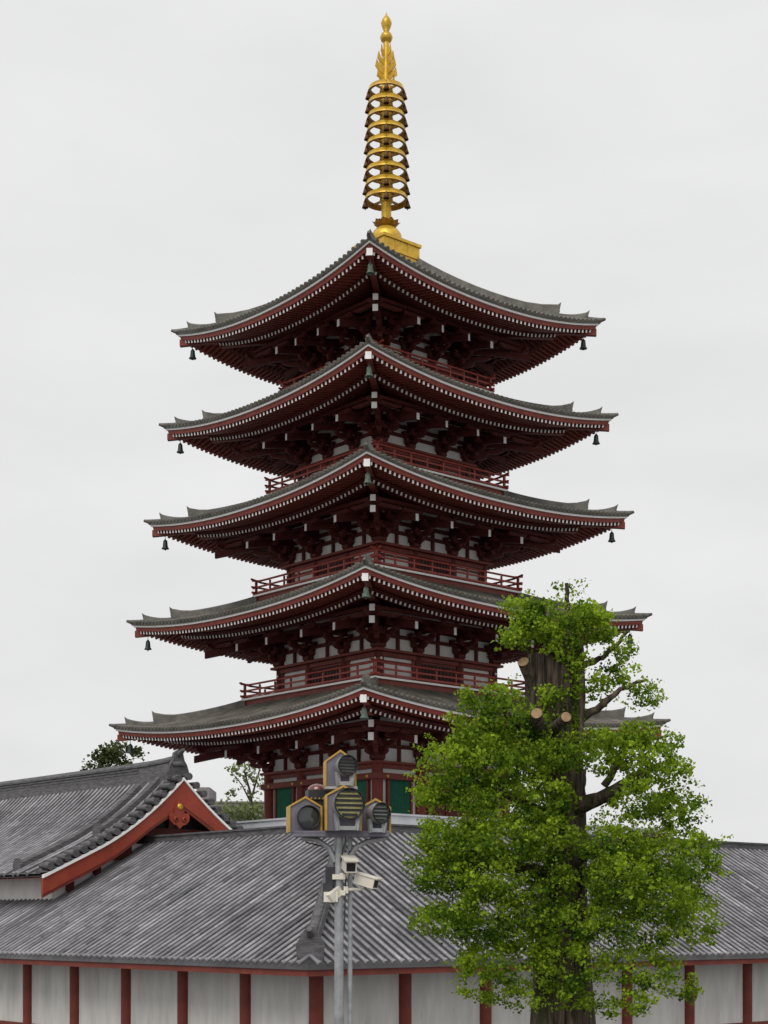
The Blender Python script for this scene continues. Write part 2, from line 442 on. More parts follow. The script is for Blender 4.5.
    def tier(h0, h1, hgt, w, tail):
        n = 9; rows = [[], [], [], [], []]
        for q in range(n + 1):
            t = q / n; h = h0 + (h1 - h0) * t
            lift = tail * max(0, (t - (.72 if h1 - h0 < -2 or h0 < hm - .5 else .15)) / (.28 if h0 < hm - .5 else .85)) ** 2
            zb = hipz(h) - .05; zt = hipz(h) + hgt + lift
            sd = Vector((1, -1, 0)).normalized()
            p = Vector((-h, -h, 0))
            for rr, (sx, zz) in zip(rows, ((-1, zb), (-.8, zt - .07), (0, zt), (.8, zt - .07), (1, zb))):
                rr.append(p + sd * (sx * w / 2) + ZU * zz)
        mb.grid(rows)
        mb.add([r[-1] for r in rows], [(0, 1, 2, 3, 4)])
        tip = rows[2][-1]; dv = Vector((-1, -1, 0)).normalized()
        # end plate with a knob and upturned tongue
        sd = Vector((1, -1, 0)).normalized()
        hh = tip.z - rows[0][-1].z
        nose = tip + dv * .15 + ZU * .10
        vs = [rows[0][-1], rows[1][-1], tip, rows[3][-1], rows[4][-1], nose]
        mb.add(vs, [(1, 2, 5), (2, 3, 5)]); mb.add(vs, [(0, 1, 5), (3, 4, 5), (0, 5, 4)])
        mb.lathe([(.0, .06), (.07, .04), (.09, 0)], 8, 0, Matrix.Translation(tip + dv * .03 - ZU * hh * .5) @ dv.to_track_quat('Z', 'Y').to_matrix().to_4x4())
    hm = e1 - 1.15; ht = e1 - .22
    tier(T, hm, .38, .30, .20)
    tier(hm - .02, ht, .18, .28, .20)
    # last upturned corner tile
    pts = [Vector((-h, -h, hipz(min(h, E)) + .05 + max(0, h - E) * .35)) for h in (ht - .1, E, E + .16)]
    mb.tube(pts, [.12, .11, .06], 6)
    hp = mb.build('hip_ridge', 'ridge', roof)
    for k in range(1, 4):
        for o in (ru, rl, hr, hp): dupe(o, roof, rz=k * Q)
    # ---- body
    zl, zf = Z(s['zl']), Z(s['zf'])
    ztopw = zbase(0, b) + .2
    mb = MB()
    hb = b - .06
    for k in range(4):
        mx = Matrix.Rotation(k * Q, 4, 'Z')
        mb.add([mx @ Vector(p) for p in ((-hb, -hb, zf), (hb, -hb, zf), (hb, -hb, ztopw), (-hb, -hb, ztopw))], [(0, 1, 2, 3)])
    wall = mb.build('wall', 'white', pag)
    cols = [-b, -b * .36, b * .36, b]
    rc = .25 if i == 0 else .18
    mb = MB(); mb.lathe([(rc, zf), (rc, zl - .05), (rc * .9, zl - .005)], 14)
    cp = mb.build('column', 'red' if i == 0 else 'dark', wall, loc=(-b, -b, 0))
    for k in range(4):
        for q in range(3):
            if k == 0 and q == 0: continue
            p = Matrix.Rotation(k * Q, 4, 'Z') @ Vector((cols[q], -b, 0))
            dupe(cp, wall, loc=p)
    # beams
    mb = MB()
    ring_beam(mb, b + .33, zl - .11, zl, .6)
    ring_beam(mb, b + .12, zl - .30, zl - .113, .24)
    mb.build('head_beam', 'red', wall)
    if i == 0:
        mb = MB()
        ring_beam(mb, b + .30, zl - .78, zl - .52, .36)
        ring_beam(mb, b + .30, zf + .30, zf + .55, .36)
        mb.build('tie_beam', 'red', wall)
        boss = None
        for k in range(4):
            mx = Matrix.Rotation(k * Q, 4, 'Z')
            for x in cols:
                for sx in (-1, 1):
                    if abs(x + sx * .34) > b + .2: continue
                    p = mx @ Vector((x + sx * .34, -(b + .305), zl - .65))
                    if boss is None:
                        mb = MB(); mb.lathe([(.075, 0), (.06, .03), (0, .045)], 8, 0, Matrix.Rotation(Q, 4, 'X'))
                        boss = mb.build('beam_boss', 'gold', wall, loc=p)
                    else: dupe(boss, wall, rz=k * Q, loc=p)
    else:
        mb = MB()
        ring_beam(mb, b + .16, zf + .0, zf + .14, .3)
        mb.build('sill_beam', 'red', wall)
        fit = None
        for k in range(4):
            for sx in (-1, 1):
                for dz in (zl - .42, zl - .85):
                    if dz < zf + .1: continue
                    p = Matrix.Rotation(k * Q, 4, 'Z') @ Vector((sx * (b - .02), -(b + .17), dz))
                    if fit is None:
                        mb = MB(); mb.box((0, 0, 0), (.10, .04, .10))
                        fit = mb.build('metal_fitting', 'whitep', wall, loc=p)
                    else: dupe(fit, wall, rz=k * Q, loc=p)
    # frieze beams and struts between the brackets
    mb = MB()
    H = (zbase(0, b + 2.2) - .07) - zl
    sz = H / 1.30
    ring_beam(mb, b + .06, zl + .60 * sz, zl + .76 * sz, .2)
    ring_beam(mb, b + .06, zl + 1.08 * sz, zl + 1.25 * sz, .2)
    for k in range(4):
        mx = Matrix.Rotation(k * Q, 4, 'Z')
        for a, bb in zip(cols[:-1], cols[1:]):
            if i >= 3: continue
            mb.box(mx @ Vector(((a + bb) / 2, -(b + .0), zl + .30 * sz)), (.13, .14, .60 * sz), 0, mx.to_3x3())
            mb.box(mx @ Vector(((a + bb) / 2, -(b + .0), zl + .92 * sz)), (.13, .14, .32 * sz), 0, mx.to_3x3())
    mb.build('frieze_beam', 'dark', wall)
    # purlins carried by the brackets
    mb = MB()
    ring_beam(mb, b + 2.29, zl + 1.22 * sz, zl + 1.38 * sz, .18)
    ring_beam(mb, b + 1.19, zl + 1.22 * sz, zl + 1.40 * sz, .18)
    mb.build('purlin', 'dark', wall)
    # doors and windows
    if i == 0:
        mb = MB()
        w, z0, z1 = 1.22, zf + .55, zl - .78
        zc_ = (z0 + z1) / 2; hh = z1 - z0
        mb.box((0, -.02, zc_), (w, .06, hh), 2)
        for sx in (-1, 1): mb.box((sx * (w / 2 + .06), -.07, zc_), (.12, .16, hh - .004), 0)
        nsl = 13
        for q in range(nsl):
            x = -w / 2 + w * (q + .5) / nsl
            mb.prism([(-.036, 0), (0, -.05), (.036, 0)], (x, -.06, zc_), XU, (0, 1, 0), ZU, hh, 1)
        wi = mb.build('lattice_window', ['red', 'green', 'black'], wall)
        mb = MB()
        w = 2 * b * .36 - .5
        mb.box((0, -.05, zc_), (w, .1, hh), 0)
        for sx in (-1, 1):
            mb.box((sx * w / 4, -.12, zc_), (w / 2 - .12, .08, hh - .2), 1)
            for zz in (.25, .5, .75): mb.box((sx * w / 4, -.17, z0 + hh * zz), (w / 2 - .12, .04, .1), 0)
            for xx in (-.3, .3):
                for zz in (.25, .5, .75): mb.lathe([(.05, 0), (.03, .04), (0, .05)], 8, 2, Matrix.Translation((sx * w / 4 + xx * w / 4, -.19, z0 + hh * zz)) @ Matrix.Rotation(Q, 4, 'X'))
        do = mb.build('door', ['red', 'dark', 'gold'], wall)
        xb = (b * .36 + b) / 2
        first = True
        for k in range(4):
            mx = Matrix.Rotation(k * Q, 4, 'Z')
            for sx in (-1, 1):
                p = mx @ Vector((sx * xb, -b + .05, 0))
                if first: wi.location = p; first = False
                else: dupe(wi, wall, rz=k * Q, loc=p)
            p = mx @ Vector((0, -b + .03, 0))
            if k == 0: do.location = p
            else: dupe(do, wall, rz=k * Q, loc=p)
    else:
        mb = MB()
        w = 2 * b * .36 - .36; z0, z1 = zf + .14, zl - .30
        zc_ = (z0 + z1) / 2; hh = z1 - z0
        mb.box((0, -.03, zc_), (w, .06, hh), 0)
        mb.box((0, -.07, zc_ + hh * .08), (w - .22, .04, hh * .62), 1)
        nb = 9
        for q in range(nb + 1):
            mb.box((-(w - .22) / 2 + (w - .22) * q / nb, -.10, zc_ + hh * .08), (.035, .03, hh * .62), 0)
        wi = mb.build('lattice_door', ['red', 'black'], wall)
        mb = MB()
        bw = b * .64 - .36
        for sx in (-.5, .5): mb.box((sx * (bw - .1), -.05, zc_), (.10, .09, hh), 0)
        mb.box((0, -.05, zc_ + hh * .30), (bw - .2, .08, .07), 0)
        sf = mb.build('panel_frame', 'red', wall)
        xb = b * .68
        for k in range(4):
            mx = Matrix.Rotation(k * Q, 4, 'Z')
            p = mx @ Vector((0, -b + .03, 0))
            if k == 0: wi.location = p
            else: dupe(wi, wall, rz=k * Q, loc=p)
            for q, sx in enumerate((-1, 1)):
                p = mx @ Vector((sx * xb, -b + .03, 0))
                if k == 0 and q == 0: sf.location = p
                else: dupe(sf, wall, rz=k * Q, loc=p)
        # ---- balcony
        B = s['B']
        mb = MB()
        ring_beam(mb, B - .12, zf - .55, zf - .12, .2, 0)
        ring_beam(mb, B, zf - .117, zf - .035, B - b + .2, 1)
        ring_beam(mb, B - .02, zf - .033, zf, B - b + .2, 0)
        bal = mb.build('balcony', ['red', 'whitep'], pag)
        mb = MB()
        br = B - .13
        npst = 9
        for q in range(npst):
            x = -br + 2 * br * q / (npst - 1)
            big = q in (0, npst - 1)
            if q == npst - 1: continue
            mb.box((x, -br, zf + (.32 if big else .27)), (.10 if big else .075, .10 if big else .075, .64 if big else .54))
        ext = .30
        mb.box((0, -br, zf + .085), (2 * br + 2 * ext - .1, .085, .085))
        mb.box((0, -br, zf + .34), (2 * br + 2 * ext - .05, .07, .075))
        n = 16
        pts = []
        for q in range(n + 1):
            x = (br + ext) * (-1 + 2 * q / n)
            pts.append(Vector((x, -br, zf + .60 + max(0, abs(x) - br + .5) ** 2 * .16)))
        mb.tube(pts, .048, 6)
        rl_ = mb.build('railing', 'rail', bal)
        for k in range(1, 4): dupe(rl_, bal, rz=k * Q)
    # ---- bracket clusters
    sxx = .72 + .28 * (b - 2.5) / 1.4
    def place_br(first, mbm, mbt, loc, rz, sc, nm):
        global protoF, protoC
        proto = protoF if nm == 'bracket_cluster' else protoC
        if proto is None:
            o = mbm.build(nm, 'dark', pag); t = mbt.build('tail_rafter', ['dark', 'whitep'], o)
            if nm == 'bracket_cluster': protoF = o
            else: protoC = o
        else:
            o = proto.copy(); COL.objects.link(o); o.parent = pag
            for ch in proto.children:
                t = ch.copy(); COL.objects.link(t); t.parent = o
        o.location = loc; o.rotation_euler.z = rz; o.scale = sc
    for k in range(4):
        mx = Matrix.Rotation(k * Q, 4, 'Z')
        for q in (1, 2):
            place_br(None, mbF, mbFt, mx @ Vector((cols[q], -b, zl)), k * Q, (sxx, 1, sz), 'bracket_cluster')
        place_br(None, mbC, mbCt, mx @ Vector((-b, -b, zl)), k * Q, (1, 1, sz), 'corner_bracket_cluster')

# ---- spire
mb = MB()
zr = lambda y: Z((HY - y) * 75 / F)
mb.tube([(0, 0, Z(31.6)), (0, 0, Z(36)), (0, 0, Z(42.2))], [.245, .21, .12], 14)
spire = mb.build('spire', 'gold', pag)
mb = MB()
h = 1.10
ring_beam(mb, h, Z(30.35), Z(31.38), h - .01); ring_beam(mb, h + .07, Z(31.38) + .003, Z(31.52), h + .06); ring_beam(mb, h + .05, Z(30.80), Z(30.88), .1)
for k in range(4):
    mx = Matrix.Rotation(k * Q, 4, 'Z')
    for x in (-.4, .4): mb.box(mx @ Vector((x, -h - .01, Z(31.13))), (.06, .04, .45), 0, mx.to_3x3())
mb.build('spire_base', 'gold', spire)
mb = MB()
mb.lathe([(.74, Z(31.5)), (.76, Z(31.75)), (.70, Z(32.05)), (.52, Z(32.28)), (.36, Z(32.36)), (.28, Z(32.42))], 24)
mb.build('inverted_bowl', 'gold', spire)
mb = MB()
for ring_r, n, tilt in ((.50, 10, 0), (.42, 10, .3)):
    for q in range(n):
        a = 2 * math.pi * (q + tilt) / n
        rd = Vector((math.cos(a), math.sin(a), 0)); tn = Vector((-math.sin(a), math.cos(a), 0))
        z0 = Z(32.38)
        rows = []
        for t, wd, rr in ((0, .10, .24), (.35, .20, ring_r * .86), (.7, .17, ring_r * 1.08), (1, .0, ring_r * 1.3)):
            p = rd * rr + ZU * (z0 + t * .27)
            rows.append([p - tn * wd, p + rd * .03, p + tn * wd])
        mb.grid(rows, 0, True)
mb.lathe([(.26, Z(32.36)), (.46, Z(32.5)), (.50, Z(32.62)), (.25, Z(32.66))], 20)
mb.build('lotus_collar', 'golddk', spire)
bellm = None
ringspots = []
for q in range(9):
    zc_ = Z(33.72 + .637 * q); r = .97 * (1 - .020 * q)
    mb = MB()
    mb.lathe([(r - .09, zc_ + .11), (r, zc_ + .11), (r + .07, zc_ - .11)], 36)
    mb.lathe([(r + .07, zc_ - .11), (r - .06, zc_ - .11), (r - .09, zc_ + .11)], 36, 1)  # underside and inner face in darker gold: shade put into the colour
    mb.lathe([(.20, zc_ + .16), (.30, zc_ + .14), (.32, zc_ - .14), (.20, zc_ - .18)], 20)
    for k in range(4):
        a = k * Q + Q / 2 - R(40.9)
        d = Vector((math.cos(a), math.sin(a), 0))
        mb.beam(d * .26 + ZU * zc_, d * (r - .02) + ZU * zc_, .06, .10, 1)
    mb.build('spire_ring', ['gold', 'golddk'], spire)
    for k in range(4):
        a = k * Q - R(40.9)
        p = Vector((math.cos(a) * (r + .02), math.sin(a) * (r + .02), zc_ - .04))
        if bellm is None:
            mb = MB()
            mb.lathe([(.03, .05), (.03, -.04), (.07, -.06), (.10, -.20), (.16, -.36), (.12, -.37)], 8)
            mb.box((0, 0, -.42), (.05, .012, .10))
            bellm = mb.build('ring_bell', 'bellbr', spire, loc=p)
        else: dupe(bellm, spire, loc=p)
mb = MB()   # openwork flame plates
for k in range(4):
    a = k * Q
    d = Vector((math.cos(a), math.sin(a), 0)); n_ = Vector((-math.sin(a), math.cos(a), 0))
    z0 = Z(39.15)
    for (w0, w1, zz0, zz1) in ((.10, .55, 0, .5), (.12, .68, .35, .95), (.12, .55, .8, 1.35), (.1, .34, 1.2, 1.75)):
        mb.prism([(w0, zz0), (w1 * .8, zz0 + .12), (w1, zz0 + .4 * (zz1 - zz0)), (w1 * .86, zz1), (w1 * .62, zz0 + .55 * (zz1 - zz0)), (w0, zz0 + .5 * (zz1 - zz0))], ZU * z0, d, ZU, n_, .04)
mb.build('flame_finial', 'gold', spire)
mb = MB()
mb.lathe([(0.1, Z(41.05)), (.24, Z(41.12)), (.30, Z(41.28)), (.24, Z(41.44)), (.1, Z(41.52)), (.2, Z(41.75)), (.26, Z(41.95)), (.18, Z(42.15)), (.06, Z(42.32)), (0, Z(42.5))], 18)
mb.build('jewel', 'gold', spire)

# ---- wind bells hung from the roof corners
ORD = ['lowest', 'second lowest', 'middle', 'second highest', 'topmost']
proto = None
pm = pag.matrix_basis.copy()
PM = Matrix.Translation(pag.location) @ Matrix.Rotation(R(40.9), 4, 'Z')
for i, s in enumerate(ST):
    for nm, (sx, sy) in (('left', (-1, 1)), ('near', (-1, -1)), ('right', (1, -1))):
        hh = (s['R'] - (.46 if nm != 'near' else .30)) / math.sqrt(2)
        p = PM @ Vector((sx * hh, sy * hh, Z(s['zc']) - .22))
        lab = {'left': 'dark bronze wind bell hanging from the left corner of the %s roof',
               'near': 'greenish bronze wind bell hanging from the near middle corner of the %s roof',
               'right': 'dark bronze wind bell hanging from the right corner of the %s roof'}[nm] % ORD[i]
        mn = 'bronzelit' if nm == 'near' else 'bronze'  # near bells get a lighter, greener bronze: daylight put into the colour
        t = thing('wind_bell', lab, 'wind bell', p, 0, 'wind bells under the roof corners')
        if i == 0:
            mb = MB(); mb.tube([(0, 0, .16), (0, 0, -.16)], .014, 6)
            mb.lathe([(.03, -.13), (.05, -.15), (.03, -.17)], 8)
            hook = mb.build('hook', mn, t)
            mb = MB()
            mb.lathe([(0, -.15), (.06, -.17), (.10, -.22), (.115, -.40), (.13, -.50), (.18, -.57), (.18, -.59), (.10, -.585), (0, -.5)], 14)
            bod = mb.build('bell_body', mn, t)
            mb = MB(); mb.tube([(0, 0, -.5), (0, 0, -.64)], .012, 5); mb.lathe([(.0, -.60), (.05, -.63), (0, -.67)], 8)
            clp = mb.build('clapper', mn, t)
            if nm == 'left': P_d = (hook, bod, clp)
            elif nm == 'near': P_n = (hook, bod, clp)
        if not t.children:
            for o in (P_n if nm == 'near' else P_d): dupe(o, t)
        elif nm == 'right':
            pass

# ================================================================== BASE BUILDING (tiled skirt roof round the terrace)
base = thing('base_building', 'low building with a long grey tiled skirt roof under the pagoda', 'building', (0.108, 75.0, 0), R(40.9))
HC, HE = 14.15, 21.9
zc0 = CAMZ + 3.10; slope = .56
def zroof(x, h):
    t = (h - HC)
    return zc0 - slope * t + .010 * t * t * .0
mb = MB()
for k in range(4):
    mx = Matrix.Rotation(k * Q, 4, 'Z'); sv = mx.to_3x3() @ XU
    mb.grid([[mx @ Vector((u * h, -h, zroof(0, h))) for u in (-1, 0, 1)] for h in (HE, HC - .3)], 0, False, .20)
    mb.grid([[mx @ Vector((u * h, -h, zroof(0, h) - .14)) for u in (-1, 0, 1)] for h in (HE, HE - 1.4)], 0, False, .42)
    mb.grid([[mx @ Vector((u * HE, -HE, zroof(0, HE) - dz)) for u in (-1, 0, 1)] for dz in (.14, 0)], 0, False, .42)
    vis = k in (0, 3)
    sp = .34; nr = int(2 * (HE - .1) / sp)
    for j in range(nr + 1):
        x = -(HE - .1) + (2 * HE - .2) * j / nr + random.uniform(-.018, .018)
        ht = max(HC - .1, abs(x) + .02)
        if HE - ht < .15: continue
        ns = max(1, int((HE - ht) / (.34 if vis else 2.0)))
        tile_row(mb, [mx @ Vector((x, -(HE + (ht - HE) * q / ns), zroof(x, HE + (ht - HE) * q / ns) + .01)) for q in range(ns + 1)], sv, .080, rnd=.22, base=1.0, flat=.85, dirt_shade=.50)
broof = mb.build('roof', 'tileb', base)
mb = MB()
ring_beam(mb, HC + .16, zc0 - .1, zc0 + .20, .7, 0)
ring_beam(mb, HC + .22, zc0 + .203, zc0 + .27, .8, 0)
mb.build('ridge_cap', 'ridgeb', broof)
mb = MB()
for (h0, h1) in ((HC, HE - .5),):
    pts = [Vector((-h, -h, zroof(0, h) + .16)) for h in (h0, (h0 + h1) / 2, h1)]
    mb.beam(pts[0], pts[-1], .34, .42, 0, 0)
    mb.tube([p + ZU * .25 for p in pts], .12, 8)
    sd = Vector((1, -1, 0)).normalized(); dv = Vector((-1, -1, 0)).normalized()
    mb.prism([(-.36, -.35), (.36, -.35), (.4, .1), (.22, .42), (.1, .6), (-.1, .6), (-.22, .42), (-.4, .1)], pts[-1] + dv * .06, sd, ZU, dv, .14)
    mb.tube([pts[-1] + ZU * .3, pts[-1] + dv * .35 + ZU * .55], [.1, .08], 8)
hpb = mb.build('hip_ridge', 'ridgeb', broof)
for k in range(1, 4): dupe(hpb, broof, rz=k * Q)
mb = MB()
HP_ = HC - 5.0
ring_beam(mb, HP_, zc0 + .23, zc0 + 1.02, .35, 0); ring_beam(mb, HP_ + .06, zc0 + 1.023, zc0 + 1.10, .47, 0)
ring_beam(mb, HC - .2, zc0 + .1, zc0 + .226, 5.0, 0)
mb.add([(-HP_ + .3, -HP_ + .3, CAMZ + TER - .003), (HP_ - .3, -HP_ + .3, CAMZ + TER - .003), (HP_ - .3, HP_ - .3, CAMZ + TER - .003), (-HP_ + .3, HP_ - .3, CAMZ + TER - .003)], [(0, 1, 2, 3)])
mb.build('flat_roof_edge', 'metal', base)
hw = HE - 1.5
mb = MB()
for k in range(4):
    mx = Matrix.Rotation(k * Q, 4, 'Z')
    mb.add([mx @ Vector(p) for p in ((-hw, -hw, 0), (hw, -hw, 0), (hw, -hw, zroof(0, hw) - .15), (-hw, -hw, zroof(0, hw) - .15))], [(0, 1, 2, 3)])
bw_ = mb.build('wall', 'grime', base)
mb = MB(); ring_beam(mb, hw + .08, zroof(0, hw) - .75, zroof(0, hw) - .42, .2); ring_beam(mb, hw + .08, .1, .4, .2)
mb.build('wall_beam', 'red', bw_)
mb = MB(); ring_beam(mb, HE - .06, zroof(0, HE) - .32, zroof(0, HE) - .145, .12)
mb.build('eave_board', 'red', broof)
mb = MB(); mb.lathe([(.22, 0), (.22, zroof(0, hw) - .2)], 14)
cp = mb.build('column', 'red', bw_, loc=(-hw, -hw, 0))
for k in range(4):
    mx = Matrix.Rotation(k * Q, 4, 'Z')
    for q in range(12):
        if k == 0 and q == 0: continue
        dupe(cp, bw_, loc=mx @ Vector((-hw + 2 * hw * q / 12, -hw, 0)))

# ================================================================== GABLED HALL on the left
A_ = Vector((-.654, .756, 0)); U_ = Vector((.756, .654, 0)); NR = -A_
PA = Vector((-8.08, 64.4, 0))
hall = thing('gabled_hall', 'grey tiled hall whose orange red gable faces the pagoda roof', 'building', (PA.x, PA.y, 0))
zap = CAMZ + 5.70
def hz(u):
    u = abs(u)
    if u < 4: return zap - (1.0 * u - .066 * u * u)
    return zap - 2.944 - .47 * (u - 4)
def HP(u, n_, z): return U_ * u + A_ * n_ + ZU * z      # local to the hall empty
UM = 6.4; LEN = 19.0
us_ = [UM * q / 16 for q in range(17)]
mb = MB()
for sg in (-1, 1):
    mb.grid([[HP(sg * u, n_, hz(u) + .12) for u in us_] for n_ in (0.05, LEN)], 0, False, .2)
    mb.grid([[HP(sg * u, n_, hz(u) + .0) for u in us_] for n_ in (0.05, LEN)], 0, False, .42)
    nr = int((LEN - 1.1) / .37)
    for j in range(nr):
        n_ = 1.0 + j * .37
        if abs(n_ - 1.4) < .18 or abs(n_ - 2.5) < .18: continue
        uu = [UM - (UM - .15) * q / 17 for q in range(18)]
        tile_row(mb, [HP(sg * u, n_, hz(u) + .13) for u in uu], A_, .082, rnd=.22, base=1.0, flat=.9, dirt_shade=.50)
hroof = mb.build('roof', 'tileb', hall)
# verge tiles laid sideways along the gable edge
for sg in (-1, 1):
    mb = MB()
    uu = [.25 + .36 * q for q in range(17)]
    for q, u in enumerate(uu):
        lift_ = .0 if sg < 0 else .10
        a = HP(sg * u, -.12, hz(u) + .22 + lift_); b_ = HP(sg * u, .62, hz(u) + .26 + lift_)
        mb.tube([a, (a + b_) / 2, b_], [.15, .135, .12], 9)
        u2 = u + .18
        mb.beam(HP(sg * u2, .6, hz(u2) + .13), HP(sg * u2, -.06, hz(u2) + .10), .2, .07, 0)
    mb.build('verge_tiles', 'ridgeb', hroof)
    # descending ridge
    mb = MB()
    for n_, u1 in ((1.4, 3.1 if sg < 0 else 4), (2.5, 6.0)):
        u0 = .2 if n_ < 2 else .5
        uq = [u0 + (u1 - u0) * q / 8 for q in range(9)]
        rows = [[HP(sg * u, n_ + dn, hz(u) + dz) for u in uq] for dn, dz in ((-.15, .1), (-.13, .36), (0, .46), (.13, .36), (.15, .1))]
        mb.grid(rows); mb.add([r[-1] for r in rows], [(0, 1, 2, 3, 4)])
        t_ = rows[2][-1]
        mb.prism([(-.28, -.42), (.28, -.42), (.3, -.1), (.14, .12), (-.14, .12), (-.3, -.1)], t_, A_, ZU, U_ * sg, .12)
    mb.build('descending_ridge', 'ridgeb', hroof)
# main ridge
mb = MB()
rows = []
for dn, dz in ((-.30, -.42), (-.19, .42), (-.24, .44), (-.24, .52), (-.1, .66), (.1, .66), (.24, .52), (.24, .44), (.19, .42), (.30, -.42)):
    rows.append([HP(dn, n_, zap + .18 + dz + max(0, 3 - n_) ** 2 * .015) for n_ in (.45, 1.2, 2.2, 4, 8, LEN)])
mb.grid(rows); mb.add([r[0] for r in rows], [tuple(range(10))])
for q in range(3):
    z_ = zap + .27 + q * .13
    for sg in (-1, 1):
        mb.beam(HP(sg * .215, 3, z_), HP(sg * .215, LEN, z_), .05, .05, 0)
mb.build('main_ridge', 'ridgeb', hroof)
mb = MB()
mb.prism([(-.42, -.3), (.42, -.3), (.5, .0), (.40, .3), (.27, .5), (.2, .8), (0, .92), (-.2, .8), (-.27, .5), (-.40, .3), (-.5, .0)], HP(0, .36, zap + .25), U_, ZU, A_, .16)
mb.tube([HP(0, .6, zap + .92), HP(0, .2, zap + 1.0), HP(0, -.05, zap + 1.14)], [.12, .11, .08], 8)
mb.tube([HP(-.3, .3, zap + .55), HP(0, .2, zap + .6), HP(.3, .3, zap + .55)], .1, 8)
mb.build('ridge_end_tile', 'ridgeb', hroof)
# barge boards
for sg in (-1, 1):
    mb = MB()
    uq = [6.3 * q / 20 for q in range(21)]
    def strip(d0, d1, n0, n1, mi):
        P = []
        for (dd, nn) in ((d0, n0), (d1, n0), (d1, n1), (d0, n1), (d0, n0)):
            P.append([HP(sg * u, nn, hz(u) - dd * (1 + .02 * u) - (.5 * max(0, 1 - u / 1.7) ** 1.5 if dd > .5 else 0)) for u in uq])
        mb.grid(P, mi)
        mb.add([r[-1] for r in P[:4]], [(0, 1, 2, 3)], mi)
    strip(-.02, .085, -.10, .05, 1)
    strip(.088, .63, -.03, .10, 0)
    strip(.635, .75, .0, .09, 2)
    mb.build('bargeboard', ['orange', 'whitep', 'red'], hall)
# gable pendant
mb = MB()
pd = [(0, .62), (.16, .5), (.20, .3), (.22, .12), (.40, .14), (.47, 0), (.44, -.18), (.30, -.32), (.14, -.36), (0, -.50), (-.14, -.36), (-.30, -.32), (-.44, -.18), (-.47, 0), (-.40, .14), (-.22, .12), (-.20, .3), (-.16, .5)]
mb.prism([(x * 1.0, z_ * 1.0) for x, z_ in pd], HP(-.22, -.08, zap - 1.55), U_, ZU, A_, .09)
for sx in (-1, 1):
    mb.lathe([(.10, 0), (.13, .03), (.05, .05)], 10, 0, Matrix.Translation(HP(-.22 + sx * .20, -.13, zap - 1.67)) @ (Matrix.Rotation(R(40.9), 4, 'Z') @ Matrix.Rotation(Q, 4, 'X')))
pend = mb.build('gable_pendant', 'orange', hall)
mb = MB()
mb.lathe([(0.02, .08), (.05, .08), (.08, .06), (.12, .045), (.135, .0)], 6, 0, Matrix.Translation(HP(-.22, -.13, zap - 1.16)) @ (Matrix.Rotation(R(40.9), 4, 'Z') @ Matrix.Rotation(Q, 4, 'X')))
mb.build('gold_boss', 'gold', pend)
# gable wall with timbers, set back, and the long side wall
mb = MB()
nw = 1.05
poly = [(-5.2, CAMZ - 2.5)] + [(u, hz(u) - .02) for u in [-5.2 + 10.4 * q / 20 for q in range(21)]] + [(5.2, CAMZ - 2.5)]
mb.prism(poly, HP(0, nw + .1, 0), U_, ZU, A_, .2)
mb.add([HP(-5.2, nw, 0), HP(-5.2, LEN, 0), HP(-5.2, LEN, hz(5.2)), HP(-5.2, nw, hz(5.2))], [(0, 1, 2, 3)])
mb.add([HP(5.2, nw, 0), HP(5.2, LEN, 0), HP(5.2, LEN, hz(5.2)), HP(5.2, nw, hz(5.2))], [(3, 2, 1, 0)])
mb.prism([(-3.3, CAMZ + 3.30)] + [(u, hz(u) - .06) for u in [-3.3 + 6.6 * q / 12 for q in range(13)]] + [(3.3, CAMZ + 3.30)], HP(0, nw - .04, 0), U_, ZU, A_, .06, 1)  # black sheet over the upper gable: recess shade put into the colour
mb.build('gable_wall', ['white', 'black'], hall)
mb = MB()
mb.beam(HP(-3.6, nw - .08, CAMZ + 2.55), HP(3.6, nw - .08, CAMZ + 2.55), .25, .34)
mb.beam(HP(-1.95, nw - .1, CAMZ + 3.55), HP(1.95, nw - .1, CAMZ + 3.55), .25, .32)
for u in (-3.4, -2.0, 0, 2.0, 3.4): mb.beam(HP(u, nw - .07, CAMZ + (1.2 if abs(u) > 1 else 3.6)), HP(u, nw - .07, hz(u) - .3), .26, .3, up=A_)
for u in (-4.6, 4.6): mb.beam(HP(u, nw - .07, CAMZ - 2), HP(u, nw - .07, hz(u) - .3), .26, .3, up=A_)
for sg in (-1, 1):
    for u in (1.5, 3.1, 4.7): mb.beam(HP(sg * u, nw, hz(u) - .28), HP(sg * u, .12, hz(u) - .28), .26, .26)
mb.build('gable_timber', 'dark', hall)
mb = MB()
for sg in (-1, 1):
    mb.grid([[HP(sg * u, n_, hz(u) - .05) for u in us_] for n_ in (.1, LEN)], 0)
mb.build('soffit', 'red', hroof)

# ================================================================== FLOODLIGHT POLE
DP = 21.0
def S(px): return px / F * DP
def PW(px, py, dd=0.0):
    p = W(px, py, DP); p.y += dd; return p
pole = thing('floodlight_pole', 'grey steel pole with a curved bracket tray in front of the tiled roof', 'pole', (PW(339, 900).x, DP, 0))
o0 = pole.location
L0 = lambda px, py, dd=0.0: PW(px, py, dd) - o0
mb = MB()
mb.tube([(0, 0, 0), L0(339, 900), L0(339, 836)], [S(5.2), S(4.6), S(4.2)], 14)
mb.tube([(0, 0, 0), (0, 0, .12), (0, 0, .13)], [.17, .17, .1], 14)
mb.build('shaft', 'steel', pole)
mb = MB(); q0 = L0(350, 838, .05)
mb.tube([(q0.x, q0.y, 0), q0], S(2.4), 10); mb.build('conduit_pipe', 'steel', pole)
mb = MB()
mb.box(L0(342, 835, 0), (S(94), .36, S(4)))
mb.box(L0(342, 832.5, -.17), (S(94), .03, S(2)))
mb.build('tray', 'lav', pole)
